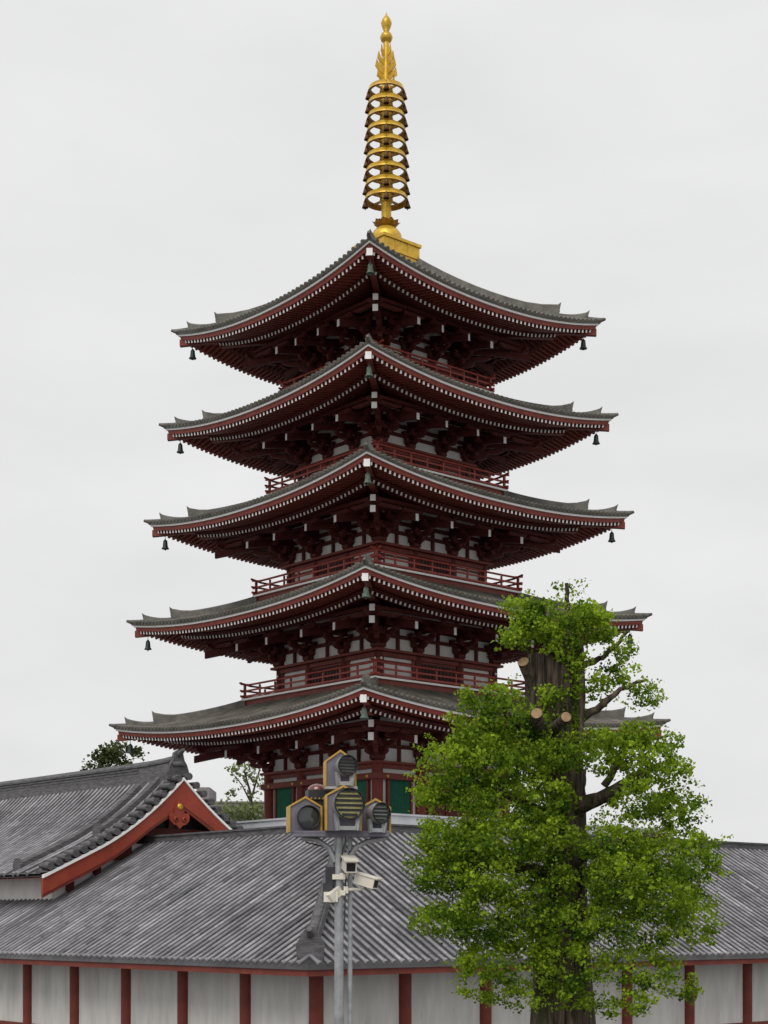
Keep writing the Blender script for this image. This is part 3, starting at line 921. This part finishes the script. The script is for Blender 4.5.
for pts in (((302, 838), (318, 840), (329, 848), (335, 862)), ((386, 838), (368, 841), (356, 847), (347, 862))):
    mb = MB(); mb.tube([L0(*p, 0) for p in pts], [S(2.6), S(2.6), S(2.8), S(3)], 8); mb.build('curved_brace', 'steel', pole)
mb = MB()
mb.tube([L0(339, 836, .12), L0(339, 790, .12)], S(3), 10)
mb.box(L0(341, 788.0, .1), (S(33), .34, S(2.5)))
mb.build('upper_shelf', 'steel', pole)
mb = MB()
mb.box(L0(330, 880, .04), (S(9), .14, S(26)))
mb.box(L0(328, 892, .0), (S(10), .16, S(18)))
mb.build('junction_box', 'dkbox', pole)
mb = MB()
mb.beam(L0(339, 890, -.02), L0(329, 899, -.12), S(9), S(9)); mb.box(L0(331, 897, -.06), (S(14), .12, S(10)))
mb.box(L0(339, 877, -.02), (S(13), .12, S(5))); mb.box(L0(339, 893, -.02), (S(13), .12, S(5)))
mb.build('clamp', 'cream', pole)

for pts in (((300, 832, .2), (306, 842, .1), (322, 846, .06), (334, 852, .02), (335, 900, -.08)), ((375, 834, .2), (366, 843, .1), (352, 846, .05), (346, 860, -.03), (344.5, 930, -.06)), ((345, 832, -.12), (346, 842, -.15), (343, 850, -.1), (341, 862, -.08))):
    mb = MB(); mb.tube([L0(*p) for p in pts], S(.75), 6); mb.build('cable', 'dkbox', pole)
def floodlight(label, px, wpx, peak, eave, bot, dpx, dpy, dr, tilt, yaw, lens, louv, dd, drum_out, yoke=False, lv=6):
    p = PW(px, bot, dd)
    t = thing('floodlight', label, 'floodlight', p, R(yaw), 'house shaped floodlights on the pole')
    w = S(wpx) / 2; he = S(bot - eave); hp = S(bot - peak)
    dep = .30
    mb = MB()
    poly = [(-w + .02, 0), (w - .02, 0), (w - .02, he - .01), (0, hp - .03), (-w + .02, he - .01)]
    mb.prism(poly, (0, .05, .004), XU, ZU, (0, 1, 0), dep - .1)
    mb.build('housing', 'lav', t)
    mb = MB()   # gold shell wrapped round the sides and roof
    prof = [(-w, 0), (-w, he), (0, hp), (w, he), (w, 0)]
    inn = [(-w + .026, 0), (-w + .026, he - .01), (0, hp - .03), (w - .026, he - .01), (w - .026, 0)]
    for k in range(4):
        a, b_, c_, d_ = prof[k], prof[k + 1], inn[k + 1], inn[k]
        vs = [Vector((q[0], y, q[1] + .004)) for y in (-.07, .20) for q in (a, b_, c_, d_)]
        mb.add(vs, [(0, 1, 2, 3), (7, 6, 5, 4), (0, 4, 5, 1), (3, 2, 6, 7), (0, 3, 7, 4), (1, 5, 6, 2)])
    mb.build('gold_trim', 'goldtrim', t)
    r = S(dr)
    c_ = Vector((S(dpx - px), -.10, S(bot - dpy)))
    mx = Matrix.Translation(c_) @ Matrix.Rotation(R(tilt[0]), 4, 'Z') @ Matrix.Rotation(R(90 + tilt[1]), 4, 'X')
    mb = MB()
    mb.lathe([(r * .55, -.12), (r * .9, -.06), (r, 0), (r * 1.0, drum_out), (r * 1.0, drum_out + .01)], 28, 0, mx)
    mb.lathe([(r * 1.0, drum_out + .01), (r * 1.03, drum_out + .012), (r * 1.03, drum_out + .03), (r * .95, drum_out + .03), (r * .93, drum_out - .04)], 28, 1, mx)
    dm = mb.build('lamp_drum', ['drum' if drum_out > .02 else 'dkbox', 'louvre'], t)
    mb = MB()
    mb.lathe([(r * .93, drum_out - .005), (r * .6, drum_out + .004), (0.001, drum_out + .008)], 28, 0, mx)
    mb.build('lens', lens, dm)
    if louv:
        mb = MB()
        for q in range(lv):
            f = -1 + 2 * (q + .5) / lv
            hw_ = math.sqrt(max(0, 1 - f * f)) * r * .91
            vs = [Vector((x, f * r * .92 + dy, drum_out + dz)) for (dy, dz) in ((-.010, .032), (.006, .012)) for x in (-hw_, hw_)]
            vs2 = [v_ + Vector((0, r * .10, 0)) for v_ in vs]
            mb.add([mx @ v_ for v_ in vs + vs2], [(0, 1, 3, 2), (4, 6, 7, 5), (0, 4, 5, 1), (2, 3, 7, 6), (0, 2, 6, 4), (1, 5, 7, 3)])
        mb.build('louvre', 'louvre', dm)
    if yoke:
        mb = MB()
        for sx in (-1, 1):
            mb.beam((c_.x + sx * r * .62, -.16, .0), (c_.x + sx * r * .75, -.17, c_.z - r * .55), .045, .05)
        mb.box((c_.x, -.16, .03), (r * 1.1, .06, .05))
        mb.build('yoke', 'steel', t)
    return t
floodlight('house shaped floodlight with black louvres, topmost of the cluster', 340, 32, 750, 761.5, 786.5, 343.8, 767, 10.2, (18, -4), 6, 'lensg', True, .05, .10, lv=6, yoke=True)
floodlight('largest floodlight, yellow glass behind black slats, in the middle of the cluster', 343.5, 36, 787, 797, 832, 346.8, 806.5, 15.2, (10, -3), 6, 'lensy', True, -.22, .12, yoke=True, lv=6)
floodlight('floodlight with unlouvred dark round glass, leftmost of the cluster', 305, 34, 797, 807, 833, 307.5, 818, 11.6, (8, -2), 10, 'lensd', False, -.05, .012)
floodlight('floodlight turned to the right with dark louvres, rightmost of the cluster', 375, 31, 799, 808, 833.5, 375.5, 814.5, 10.2, (24, -2), 8, 'lensg', True, -.05, .11, yoke=True, lv=5)
# back facing unit
t = thing('floodlight', 'charcoal floodlight housing seen from behind under a red dome', 'floodlight', PW(320, 832, .42), R(12))
mb = MB(); mb.box((-S(1), 0, S(22)), (S(28), .26, S(44)))
mb.box((-S(1), -.14, S(35)), (S(29), .03, S(3)))
for q in range(6): mb.box((-S(13) + q * S(5.2), -.138, S(16)), (S(1.0), .02, S(28)))
mb.build('housing', 'dkbox', t)
mb = MB()
for q in range(7): mb.lathe([(.013, 0), (.009, .012), (0, .014)], 6, 0, Matrix.Translation((-S(12) + q * S(4), -.157, S(35))) @ Matrix.Rotation(Q, 4, 'X'))
mb.build('gold_stud', 'goldtrim', t)
mb = MB(); mb.lathe([(S(10), S(44)), (S(9.6), S(46.5)), (S(7), S(49)), (S(3.5), S(50.5)), (0.001, S(51))], 20, c=(-S(4), 0, 0))
mb.build('dome', 'reddome', t)

def cctv(label, a, b_, arm, w=.13, h_=.14):
    a, b_ = Vector(a), Vector(b_)
    t = thing('security_camera', label, 'camera', a)
    d = (b_ - a).normalized()
    mb = MB(); mb.beam((0, 0, 0), b_ - a, w, h_)
    mb.build('housing', 'cream', t)
    sd = d.cross(ZU).normalized(); up = sd.cross(d)
    mb = MB(); mb.beam(up * (h_ / 2 + .012) - d * .01, (b_ - a) + d * .045 + up * (h_ / 2 + .012), w + .03, .018)
    mb.build('sunshield', 'cream', t)
    mb = MB(); mb.beam((b_ - a) - d * .002, (b_ - a) + d * .004, w * .78, h_ * .74); mb.build('lens', 'black', t)
    mb = MB()
    pts = [Vector(p) - a for p in arm]
    mb.tube(pts, .022, 8)
    mb.box(pts[-1], (.06, .07, .09))
    mb.build('mounting_arm', 'cream', t)
cctv('upper cream security camera pointing down toward the viewer below the floodlights', PW(344.8, 859.5, .12), PW(351.5, 868, -.32), [PW(348, 868, -.04), PW(347, 875, -.03), PW(341, 876.5, -.02)], .15, .15)
cctv('lower cream security camera pointing right on the floodlight pole', PW(357, 878.5, -.08), PW(376, 884.5, -.24), [PW(365, 884, -.1), PW(361, 889.5, -.08), PW(351, 889.5, -.04), PW(346, 890, -.03)], .12, .13)

# ================================================================== TREES
def leaf(mb, p, size, nrm=None, rnd=random, shade=.5):
    """small fan shaped leaf"""
    a = rnd.uniform(0, 2 * math.pi)
    n = Vector((rnd.gauss(0, 1), rnd.gauss(0, 1), rnd.gauss(.7, .8))).normalized()
    x = n.orthogonal().normalized(); y = n.cross(x)
    x, y = x * math.cos(a) + y * math.sin(a), y * math.cos(a) - x * math.sin(a)
    s = size * rnd.uniform(.7, 1.25)
    mb.add([p - y * s * .5, p + x * s * .55 + y * s * .25, p + y * s * .5 + n * s * .08, p - x * s * .55 + y * s * .25], [(0, 1, 2, 3)], 0, False, shade)

def crown_mesh(clumps, size, per, seed):
    """clumps: (centre, rx, ry, rz, count of sprays)"""
    rnd = random.Random(seed)
    mb = MB(); sprays = []
    for (c, rx, ry, rz, ns) in clumps:
        ct = rnd.uniform(-.12, .12)
        for _ in range(ns):
            while True:
                q = Vector((rnd.uniform(-1, 1), rnd.uniform(-1, 1), rnd.uniform(-1, 1)))
                l = q.length
                if .15 < l < 1: break
            if l < .6 and rnd.random() < .45: q *= .8 / l
            tone = ct + rnd.gauss(0, .15) + .24 * q.z - .06  # leaves lighter at clump tops, darker below: light from above painted in
            p = c + Vector((q.x * rx, q.y * ry, q.z * rz))
            sprays.append((p, c))
            n = int(per * rnd.uniform(.4, 1.5)) if ry > .121 else 9
            dirv = Vector((rnd.uniform(-1, 1), rnd.uniform(-1, 1), rnd.uniform(-.35, .5))).normalized()
            ln = rnd.uniform(.16, .42) * (rx + rz) / 1.4
            ln = min(ln, .5); sz = size * rnd.choice((.75, .9, 1.0, 1.15, 1.4))
            for k in range(n):
                t = rnd.uniform(-1, 1)
                off = Vector((rnd.gauss(0, 1), rnd.gauss(0, 1), rnd.gauss(0, .7))) * size * 1.2
                pp = p + dirv * (t * ln * .6) + off - ZU * (abs(t) * ln * .12)
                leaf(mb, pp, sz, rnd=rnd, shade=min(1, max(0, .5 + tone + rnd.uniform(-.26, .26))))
    # longer shoots breaking the outline, leaves strung along them
    for (c, rx, ry, rz, ns) in clumps:
        for _ in range(max(0, ns // 11)):
            az = rnd.uniform(0, 2 * math.pi); el = rnd.uniform(-.5, 1.1)
            d = Vector((math.cos(az) * math.cos(el), math.sin(az) * math.cos(el) * .7, math.sin(el)))
            p0 = c + Vector((d.x * rx, d.y * ry, d.z * rz)) * .75
            L_ = rnd.uniform(.25, .6); tone = rnd.uniform(-.05, .35)
            m = int(L_ * 60)
            for k in range(m):
                t = k / m
                p = p0 + d * (L_ * t) - ZU * (.25 * L_ * t * t) + Vector((rnd.gauss(0, 1), rnd.gauss(0, 1), rnd.gauss(0, 1))) * size * (.8 - .4 * t)
                leaf(mb, p, size * (1.1 - .4 * t), rnd=rnd, shade=min(1, max(0, .5 + tone + rnd.uniform(-.2, .2))))
    return mb, sprays

DT = 30.0
def TP(px, py, dd=0.0):
    p = W(px, py, DT); p.y += dd; return p
gk = thing('ginkgo_tree', 'pollarded ginkgo tree with a thick sawn trunk and bright green leaves', 'tree', (TP(560, 900).x, DT, 0))
og = Vector(gk.location)
GL = lambda px, py, dd=0.0: TP(px, py, dd) - og
mb = MB()
rT = lambda px: px / F * DT
rn = random.Random(5)
flut = [(rn.randint(3, 5), rn.uniform(0, 6), .09), (7, rn.uniform(0, 6), .06), (11, rn.uniform(0, 6), .04)]
def fn(a, i):
    return 1 + sum(A * math.cos(k * a + ph + .12 * i) for k, ph, A in flut)
ctr = [(562, 1060), (561, 960), (561, 900), (566, 850), (566, 800), (560, 760), (556, 725), (555, 690), (555, 662), (555, 654)]
rad = [34, 27, 24, 20, 19, 22, 26, 27, 26.5, 24]
pts = [GL(*p) for p in ctr]; pts.insert(0, Vector((pts[0].x, 0, 0))); rad.insert(0, 44)
P2, R2 = [], []
for k in range(len(pts) - 1):
    for q in range(3):
        t = q / 3; P2.append(pts[k].lerp(pts[k + 1], t)); R2.append(rT(rad[k] + (rad[k + 1] - rad[k]) * t))
P2.append(pts[-1]); R2.append(rT(rad[-1]))
mb.tube(P2, R2, 28, fn=fn)
# fused stems standing proud on the sawn bole
for (px0, px1, y0, y1, rr, dd) in ((538, 536, 752, 657, 8, -.30), (550, 552, 750, 659, 7.5, -.42), (563, 562, 745, 655, 7, -.42), (575, 577, 750, 650, 7, -.28), (530, 529, 735, 668, 6, -.15)):
    mb.tube([GL(px0, y0, dd), GL((px0 + px1) / 2 + 1, (y0 + y1) / 2, dd), GL(px1, y1, dd + .03)], [rT(rr * .7), rT(rr), rT(rr * .85)], 10, fn=lambda a, i: 1 + .12 * math.cos(3 * a + i))
mb.build('trunk', 'bark', gk)
def branch(pts, r0, r1, cut=False, name='branch'):
    mb = MB()
    V_ = [GL(*p) for p in pts]
    P = []; 
    for k in range(len(V_) - 1):
        for q in range(4):
            P.append(V_[k].lerp(V_[k + 1], q / 4) + Vector((rn.gauss(0, .012), rn.gauss(0, .012), rn.gauss(0, .012))))
    P.append(V_[-1])
    rr = [rT(r0 + (r1 - r0) * k / (len(P) - 1)) for k in range(len(P))]
    mb.tube(P, rr, 10)
    if cut:
        d = (P[-1] - P[-2]).normalized(); x = d.orthogonal().normalized(); y = d.cross(x)
        mb.add([P[-1] + d * .004 + (x * math.cos(k * .5236) + y * math.sin(k * .5236)) * rr[-1] * .93 for k in range(12)], [tuple(range(12))], 1)
    mb.build(name, ['bark', 'cut'], gk)
branch([(540, 700, -.1), (530, 682, -.3), (521, 666, -.5)], 7.5, 6, True, 'branch_stub')
branch([(545, 752, -.2), (536, 738, -.9), (528, 725, -1.7)], 8, 5.6, True, 'branch_stub')
branch([(546, 748, -.2), (549, 735, -.8), (557, 727, -1.5)], 7, 5.2, True, 'branch_stub')
branch([(548, 758, -.2), (528, 738, -.7), (510, 729, -1.0), (492, 712, -1.3)], 7, 2.2)
branch([(575, 724, 0), (588, 714, -.2), (603, 706, -.3), (618, 691, -.3), (640, 684, -.4)], 5, 1.5)
branch([(576, 668, 0), (590, 663, .1), (604, 656, .2), (622, 638, .3), (632, 628, .3)], 4, 1.2)
branch([(566, 815, 0), (580, 806, -.3), (596, 800, -.5), (622, 785, -.8), (650, 770, -1)], 11, 2.5)
branch([(562, 830, 0), (540, 815, -.4), (510, 800, -.8), (470, 785, -1.1)], 8, 2)
branch([(562, 870, 0), (590, 850, -.6), (620, 842, -1.0), (655, 838, -1.1)], 8, 2)
branch([(560, 880, 0), (530, 870, -.5), (490, 868, -.9), (440, 862, -1.0)], 8, 2)
branch([(556, 656, 0), (554, 640, -.1), (545, 622, -.2), (540, 606, -.2)], 6, 1.5)
branch([(566, 654, 0), (569, 630, 0), (568, 604, .1), (567, 582, .1)], 4, 1.8)
branch([(585, 808, -.2), (582, 790, -.2), (584, 770, -.2)], 2.5, 1.2)
branch([(640, 738, -.3), (655, 740, -.3), (672, 735, -.3)], 2.2, 1)
branch([(600, 790, -.5), (622, 752, -.4), (640, 738, -.3)], 4, 2)
# crown: (px, py, rx px, ry px, depth offset, depth radius m, sprays)
CL = [
    (556, 619, 44, 20, -.2, .75, 105), (520, 612, 20, 12, -.4, .4, 26), (596, 628, 20, 20, -.2, .4, 40), (528, 640, 30, 17, -.5, .5, 60), (562, 648, 16, 14, -.5, .3, 22),
    (571, 591, 14, 6, .1, .12, 5), (580, 580, 9, 3, .1, .12, 4), (557, 588, 3, 6, .1, .1, 3), (585, 588, 4, 6, .1, .1, 4), (567, 584, 5, 5, .1, .1, 3),
    (612, 655, 18, 18, .2, .35, 20), (628, 645, 12, 12, .3, .3, 8), (600, 690, 16, 18, -.1, .3, 18), (640, 692, 15, 14, -.3, .3, 22), (652, 700, 10, 10, -.3, .2, 8), (620, 675, 18, 10, -.1, .3, 16),
    (486, 708, 30, 16, -1.2, .5, 60), (505, 728, 34, 20, -1.1, .6, 80), (470, 738, 30, 20, -1.1, .6, 75), (448, 772, 30, 26, -1.1, .7, 105), (432, 795, 20, 16, -1.0, .5, 40),
    (500, 765, 44, 30, -1.1, .8, 170), (470, 800, 30, 16, -1.1, .6, 60), (532, 800, 34, 30, -1.0, .7, 110), (555, 758, 34, 18, -1.1, .5, 75),
    (600, 745, 30, 12, -.9, .6, 46), (630, 738, 26, 12, -.6, .5, 40), (640, 760, 30, 24, -.8, .7, 78), (662, 748, 16, 12, -.5, .4, 22), (600, 772, 16, 10, -.9, .4, 14), (668, 775, 18, 14, -.6, .4, 22),
    (632, 800, 34, 22, -.9, .8, 85), (662, 812, 22, 20, -.6, .6, 45), (686, 806, 16, 24, -.3, .5, 26),
    (450, 842, 36, 24, -1.0, .7, 130), (440, 872, 36, 22, -1.0, .7, 120), (500, 840, 44, 26, -1.1, .8, 165), (492, 880, 44, 26, -1.1, .8, 160), (545, 842, 28, 24, -1.0, .6, 75),
    (600, 845, 34, 16, -1.0, .7, 62), (545, 885, 24, 22, -1.0, .6, 44), (610, 875, 38, 26, -1.1, .8, 140), (655, 860, 34, 28, -.8, .8, 120), (690, 862, 26, 34, -.4, .8, 80),
    (640, 900, 50, 26, -.9, .9, 150), (480, 915, 54, 24, -1.0, .9, 150), (560, 918, 50, 20, -1.0, .8, 90), (620, 930, 50, 18, -.8, .9, 80), (520, 938, 46, 14, -.8, .8, 60), (450, 925, 40, 22, -.7, .8, 80), (500, 960, 46, 22, -.8, .8, 90), (565, 965, 46, 24, -.9, .8, 90), (630, 962, 46, 24, -.7, .8, 90), (690, 920, 30, 30, -.4, .8, 70), (540, 995, 50, 16, -.7, .8, 60), (610, 1000, 40, 14, -.7, .8, 40), (478, 990, 24, 12, -.6, .6, 20), (670, 985, 24, 14, -.5, .6, 22),
    # rear of the crown, behind the bole
    (520, 740, 44, 26, .9, .6, 70), (600, 752, 40, 16, .9, .5, 28), (576, 690, 8, 26, -.5, .13, 16), (545, 700, 9, 12, -.7, .13, 9), (572, 664, 14, 10, -.5, .2, 12), (548, 660, 12, 8, -.55, .2, 9), (510, 800, 56, 34, 1.0, .8, 120), (640, 830, 46, 34, 1.0, .8, 90), (480, 860, 54, 34, 1.0, .8, 110), (600, 890, 70, 30, 1.0, .8, 130), (556, 620, 36, 18, .6, .4, 40),
]
cl = [(GL(px, py, dd), rT(rx), dr, rT(ry), max(1, int(n * .68))) for (px, py, rx, ry, dd, dr, n) in CL]
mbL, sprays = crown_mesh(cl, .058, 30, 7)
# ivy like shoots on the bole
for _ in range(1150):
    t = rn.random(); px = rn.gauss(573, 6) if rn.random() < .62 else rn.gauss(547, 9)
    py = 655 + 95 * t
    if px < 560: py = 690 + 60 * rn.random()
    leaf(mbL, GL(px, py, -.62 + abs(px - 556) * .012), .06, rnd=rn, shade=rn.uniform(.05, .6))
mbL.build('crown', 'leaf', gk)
def far_tree(name, label, cat, base, stems, clumps, leafsize, per, mleaf, seed, group=None):
    t = thing(name, label, cat, base, group=group)
    mb = MB()
    for pts, r0, r1 in stems:
        P = [Vector(p) - Vector(base) for p in pts]
        mb.tube(P, [r0 + (r1 - r0) * k / (len(P) - 1) for k in range(len(P))], 7)
    mb.build('trunk', 'bark', t)
    cm, _ = crown_mesh([(Vector(c) - Vector(base), rx, ry, rz, n) for (c, rx, ry, rz, n) in clumps], leafsize, per, seed)
    cm.build('crown', mleaf, t)
D2 = 96.0
b2 = (W(250, 900, D2).x, D2, 0)
far_tree('young_tree', 'slender young tree with sparse pale leaves between the hall and the pagoda', 'tree', b2,
         [([(b2[0], D2, 0), W(253, 830, D2), W(251, 795, D2), W(244, 770, D2)], .14, .05), ([W(251, 800, D2), W(258, 775, D2), W(262, 762, D2)], .07, .03), ([W(252, 805, D2), W(242, 785, D2), W(234, 775, D2)], .06, .02)],
         [(W(236, 772, D2), .55, .5, .4, 9), (W(246, 766, D2), .5, .5, .4, 8), (W(260, 774, D2), .6, .5, .6, 12), (W(262, 790, D2), .5, .5, .6, 8), (W(233, 790, D2), .4, .4, .3, 5), (W(250, 785, D2), .5, .5, .5, 5), (W(258, 806, D2), .5, .5, .4, 6)], .17, 9, 'leafp', 3)
D3 = 100.0
b3 = (W(98, 900, D3).x, D3, 0)
far_tree('broadleaf_tree', 'dark green tree showing above the ridge of the hall at far left', 'tree', b3,
         [([(b3[0], D3, 0), W(98, 830, D3), W(100, 770, D3), W(104, 752, D3)], .4, .08), ([W(100, 775, D3), W(118, 750, D3)], .1, .04)],
         [(W(110, 754, D3), .8, .8, .4, 20), (W(122, 752, D3), .8, .6, .5, 18), (W(135, 752, D3), .4, .4, .3, 6), (W(108, 766, D3), 1.5, 1, .7, 46), (W(110, 747, D3), .3, .3, .2, 4)], .20, 13, 'leafd', 4)
D4 = 92.0
for k, (px, py, rx, rz, n, lab) in enumerate(((232, 811, .9, .7, 40, 'light green round shrub beside the right edge of the gable'), (254, 815, .8, .6, 36, 'light green shrub at the foot of the slender young tree'))):
    bb = (W(px, 900, D4).x, D4 + k * .6, 0)
    c = W(px, py, D4); c.y = D4 + k * .6
    far_tree('shrub', lab, 'shrub', bb, [([(bb[0], bb[1], 0), c], .12, .04)], [(c, rx, .8, rz, n), (c - ZU * 1.6, rx * 1.1, .9, 1.3, n)], .16, 12, 'leafp', 20 + k)

# far block seen past the gable
D5 = 150.0
c5 = W(228, 808, D5)
blk = thing('apartment_building', 'mauve grey block far behind the gable of the hall', 'building', (c5.x, D5, 0))
mb = MB()
zt5 = c5.z + .2
mb.box((0, 0, zt5 / 2), (7.5, 8, zt5))
zt6 = W(210, 789, D5).z; x6 = W(205.5, 789, D5).x - c5.x
mb.box((x6, 1, zt6 / 2), (1.2, 6, zt6))
mb.box((0, 0, zt5 + .06), (7.8, 8.3, .12))
mb.build('wall', 'block', blk)
mb = MB(); mb.box((0, 0, 0), (.9, .06, .8)); wn = mb.build('window', 'pane', blk, loc=(-2.2, -4.02, zt5 - 1.2))
for k in range(1, 4): dupe(wn, blk, loc=(-2.2 + k * 1.5, -4.02, zt5 - 1.2))

# ================================================================== GROUND
mb = MB(); mb.add([(-900, -200, 0), (900, -200, 0), (900, 1600, 0), (-900, 1600, 0)], [(0, 1, 2, 3)])
tag(mb.build('ground', 'stone'), kind='structure')

# ================================================================== LIGHT, SKY, CAMERA
SUN_EL, SUN_AZ = R(50), R(200)      # azimuth clockwise from +Y
wd = bpy.data.worlds.new('World'); SC.world = wd; wd.use_nodes = True
N, L = wd.node_tree.nodes, wd.node_tree.links
bg = N['Background']
sky = N.new('ShaderNodeTexSky'); sky.sky_type = 'NISHITA'; sky.sun_disc = False
sky.sun_elevation = SUN_EL; sky.sun_rotation = SUN_AZ; sky.dust_density = 5; sky.air_density = 1.0
hs = N.new('ShaderNodeHueSaturation'); hs.inputs['Saturation'].default_value = .12
L.new(sky.outputs[0], hs.inputs['Color'])
tc = N.new('ShaderNodeTexCoord'); mp = N.new('ShaderNodeMapping'); mp.inputs['Scale'].default_value = (1.0, 1.0, 2.6)
L.new(tc.outputs['Generated'], mp.inputs['Vector'])
no = N.new('ShaderNodeTexNoise'); no.inputs['Scale'].default_value = 4.2; no.inputs['Detail'].default_value = 7; no.inputs['Roughness'].default_value = .5
L.new(mp.outputs[0], no.inputs['Vector'])
rp = N.new('ShaderNodeValToRGB')
rp.color_ramp.elements[0].position = .3; rp.color_ramp.elements[1].position = .7
rp.color_ramp.elements[0].color = (7.7, 7.72, 7.76, 1); rp.color_ramp.elements[1].color = (8.7, 8.7, 8.72, 1)
L.new(no.outputs['Fac'], rp.inputs['Fac'])
mx = N.new('ShaderNodeMix'); mx.data_type = 'RGBA'; mx.inputs[0].default_value = .95
L.new(hs.outputs[0], mx.inputs[6]); L.new(rp.outputs[0], mx.inputs[7])
L.new(mx.outputs[2], bg.inputs['Color']); bg.inputs['Strength'].default_value = .1

sun = bpy.data.lights.new('sun', 'SUN'); sun.energy = 1.7; sun.angle = R(35); sun.color = (1.0, .97, .92)
so = bpy.data.objects.new('sun', sun); COL.objects.link(so)
dv = Vector((math.sin(SUN_AZ) * math.cos(SUN_EL), math.cos(SUN_AZ) * math.cos(SUN_EL), math.sin(SUN_EL)))
so.rotation_euler = dv.to_track_quat('Z', 'Y').to_euler(); so.location = (0, 0, 80)

cam = bpy.data.cameras.new('camera'); co = bpy.data.objects.new('camera', cam); COL.objects.link(co)
co.location = (0, 0, CAMZ); co.rotation_euler = (R(90), 0, 0)
cam.sensor_fit = 'HORIZONTAL'; cam.sensor_width = 36; cam.lens = F / 768 * 36
cam.shift_y = (HY - 512) / 768
cam.clip_end = 4000; cam.clip_start = .1
SC.camera = co
SC.view_settings.view_transform = 'Standard'; SC.view_settings.look = 'None'; SC.view_settings.exposure = 0; SC.view_settings.gamma = 1
SC.cycles.max_bounces = 8
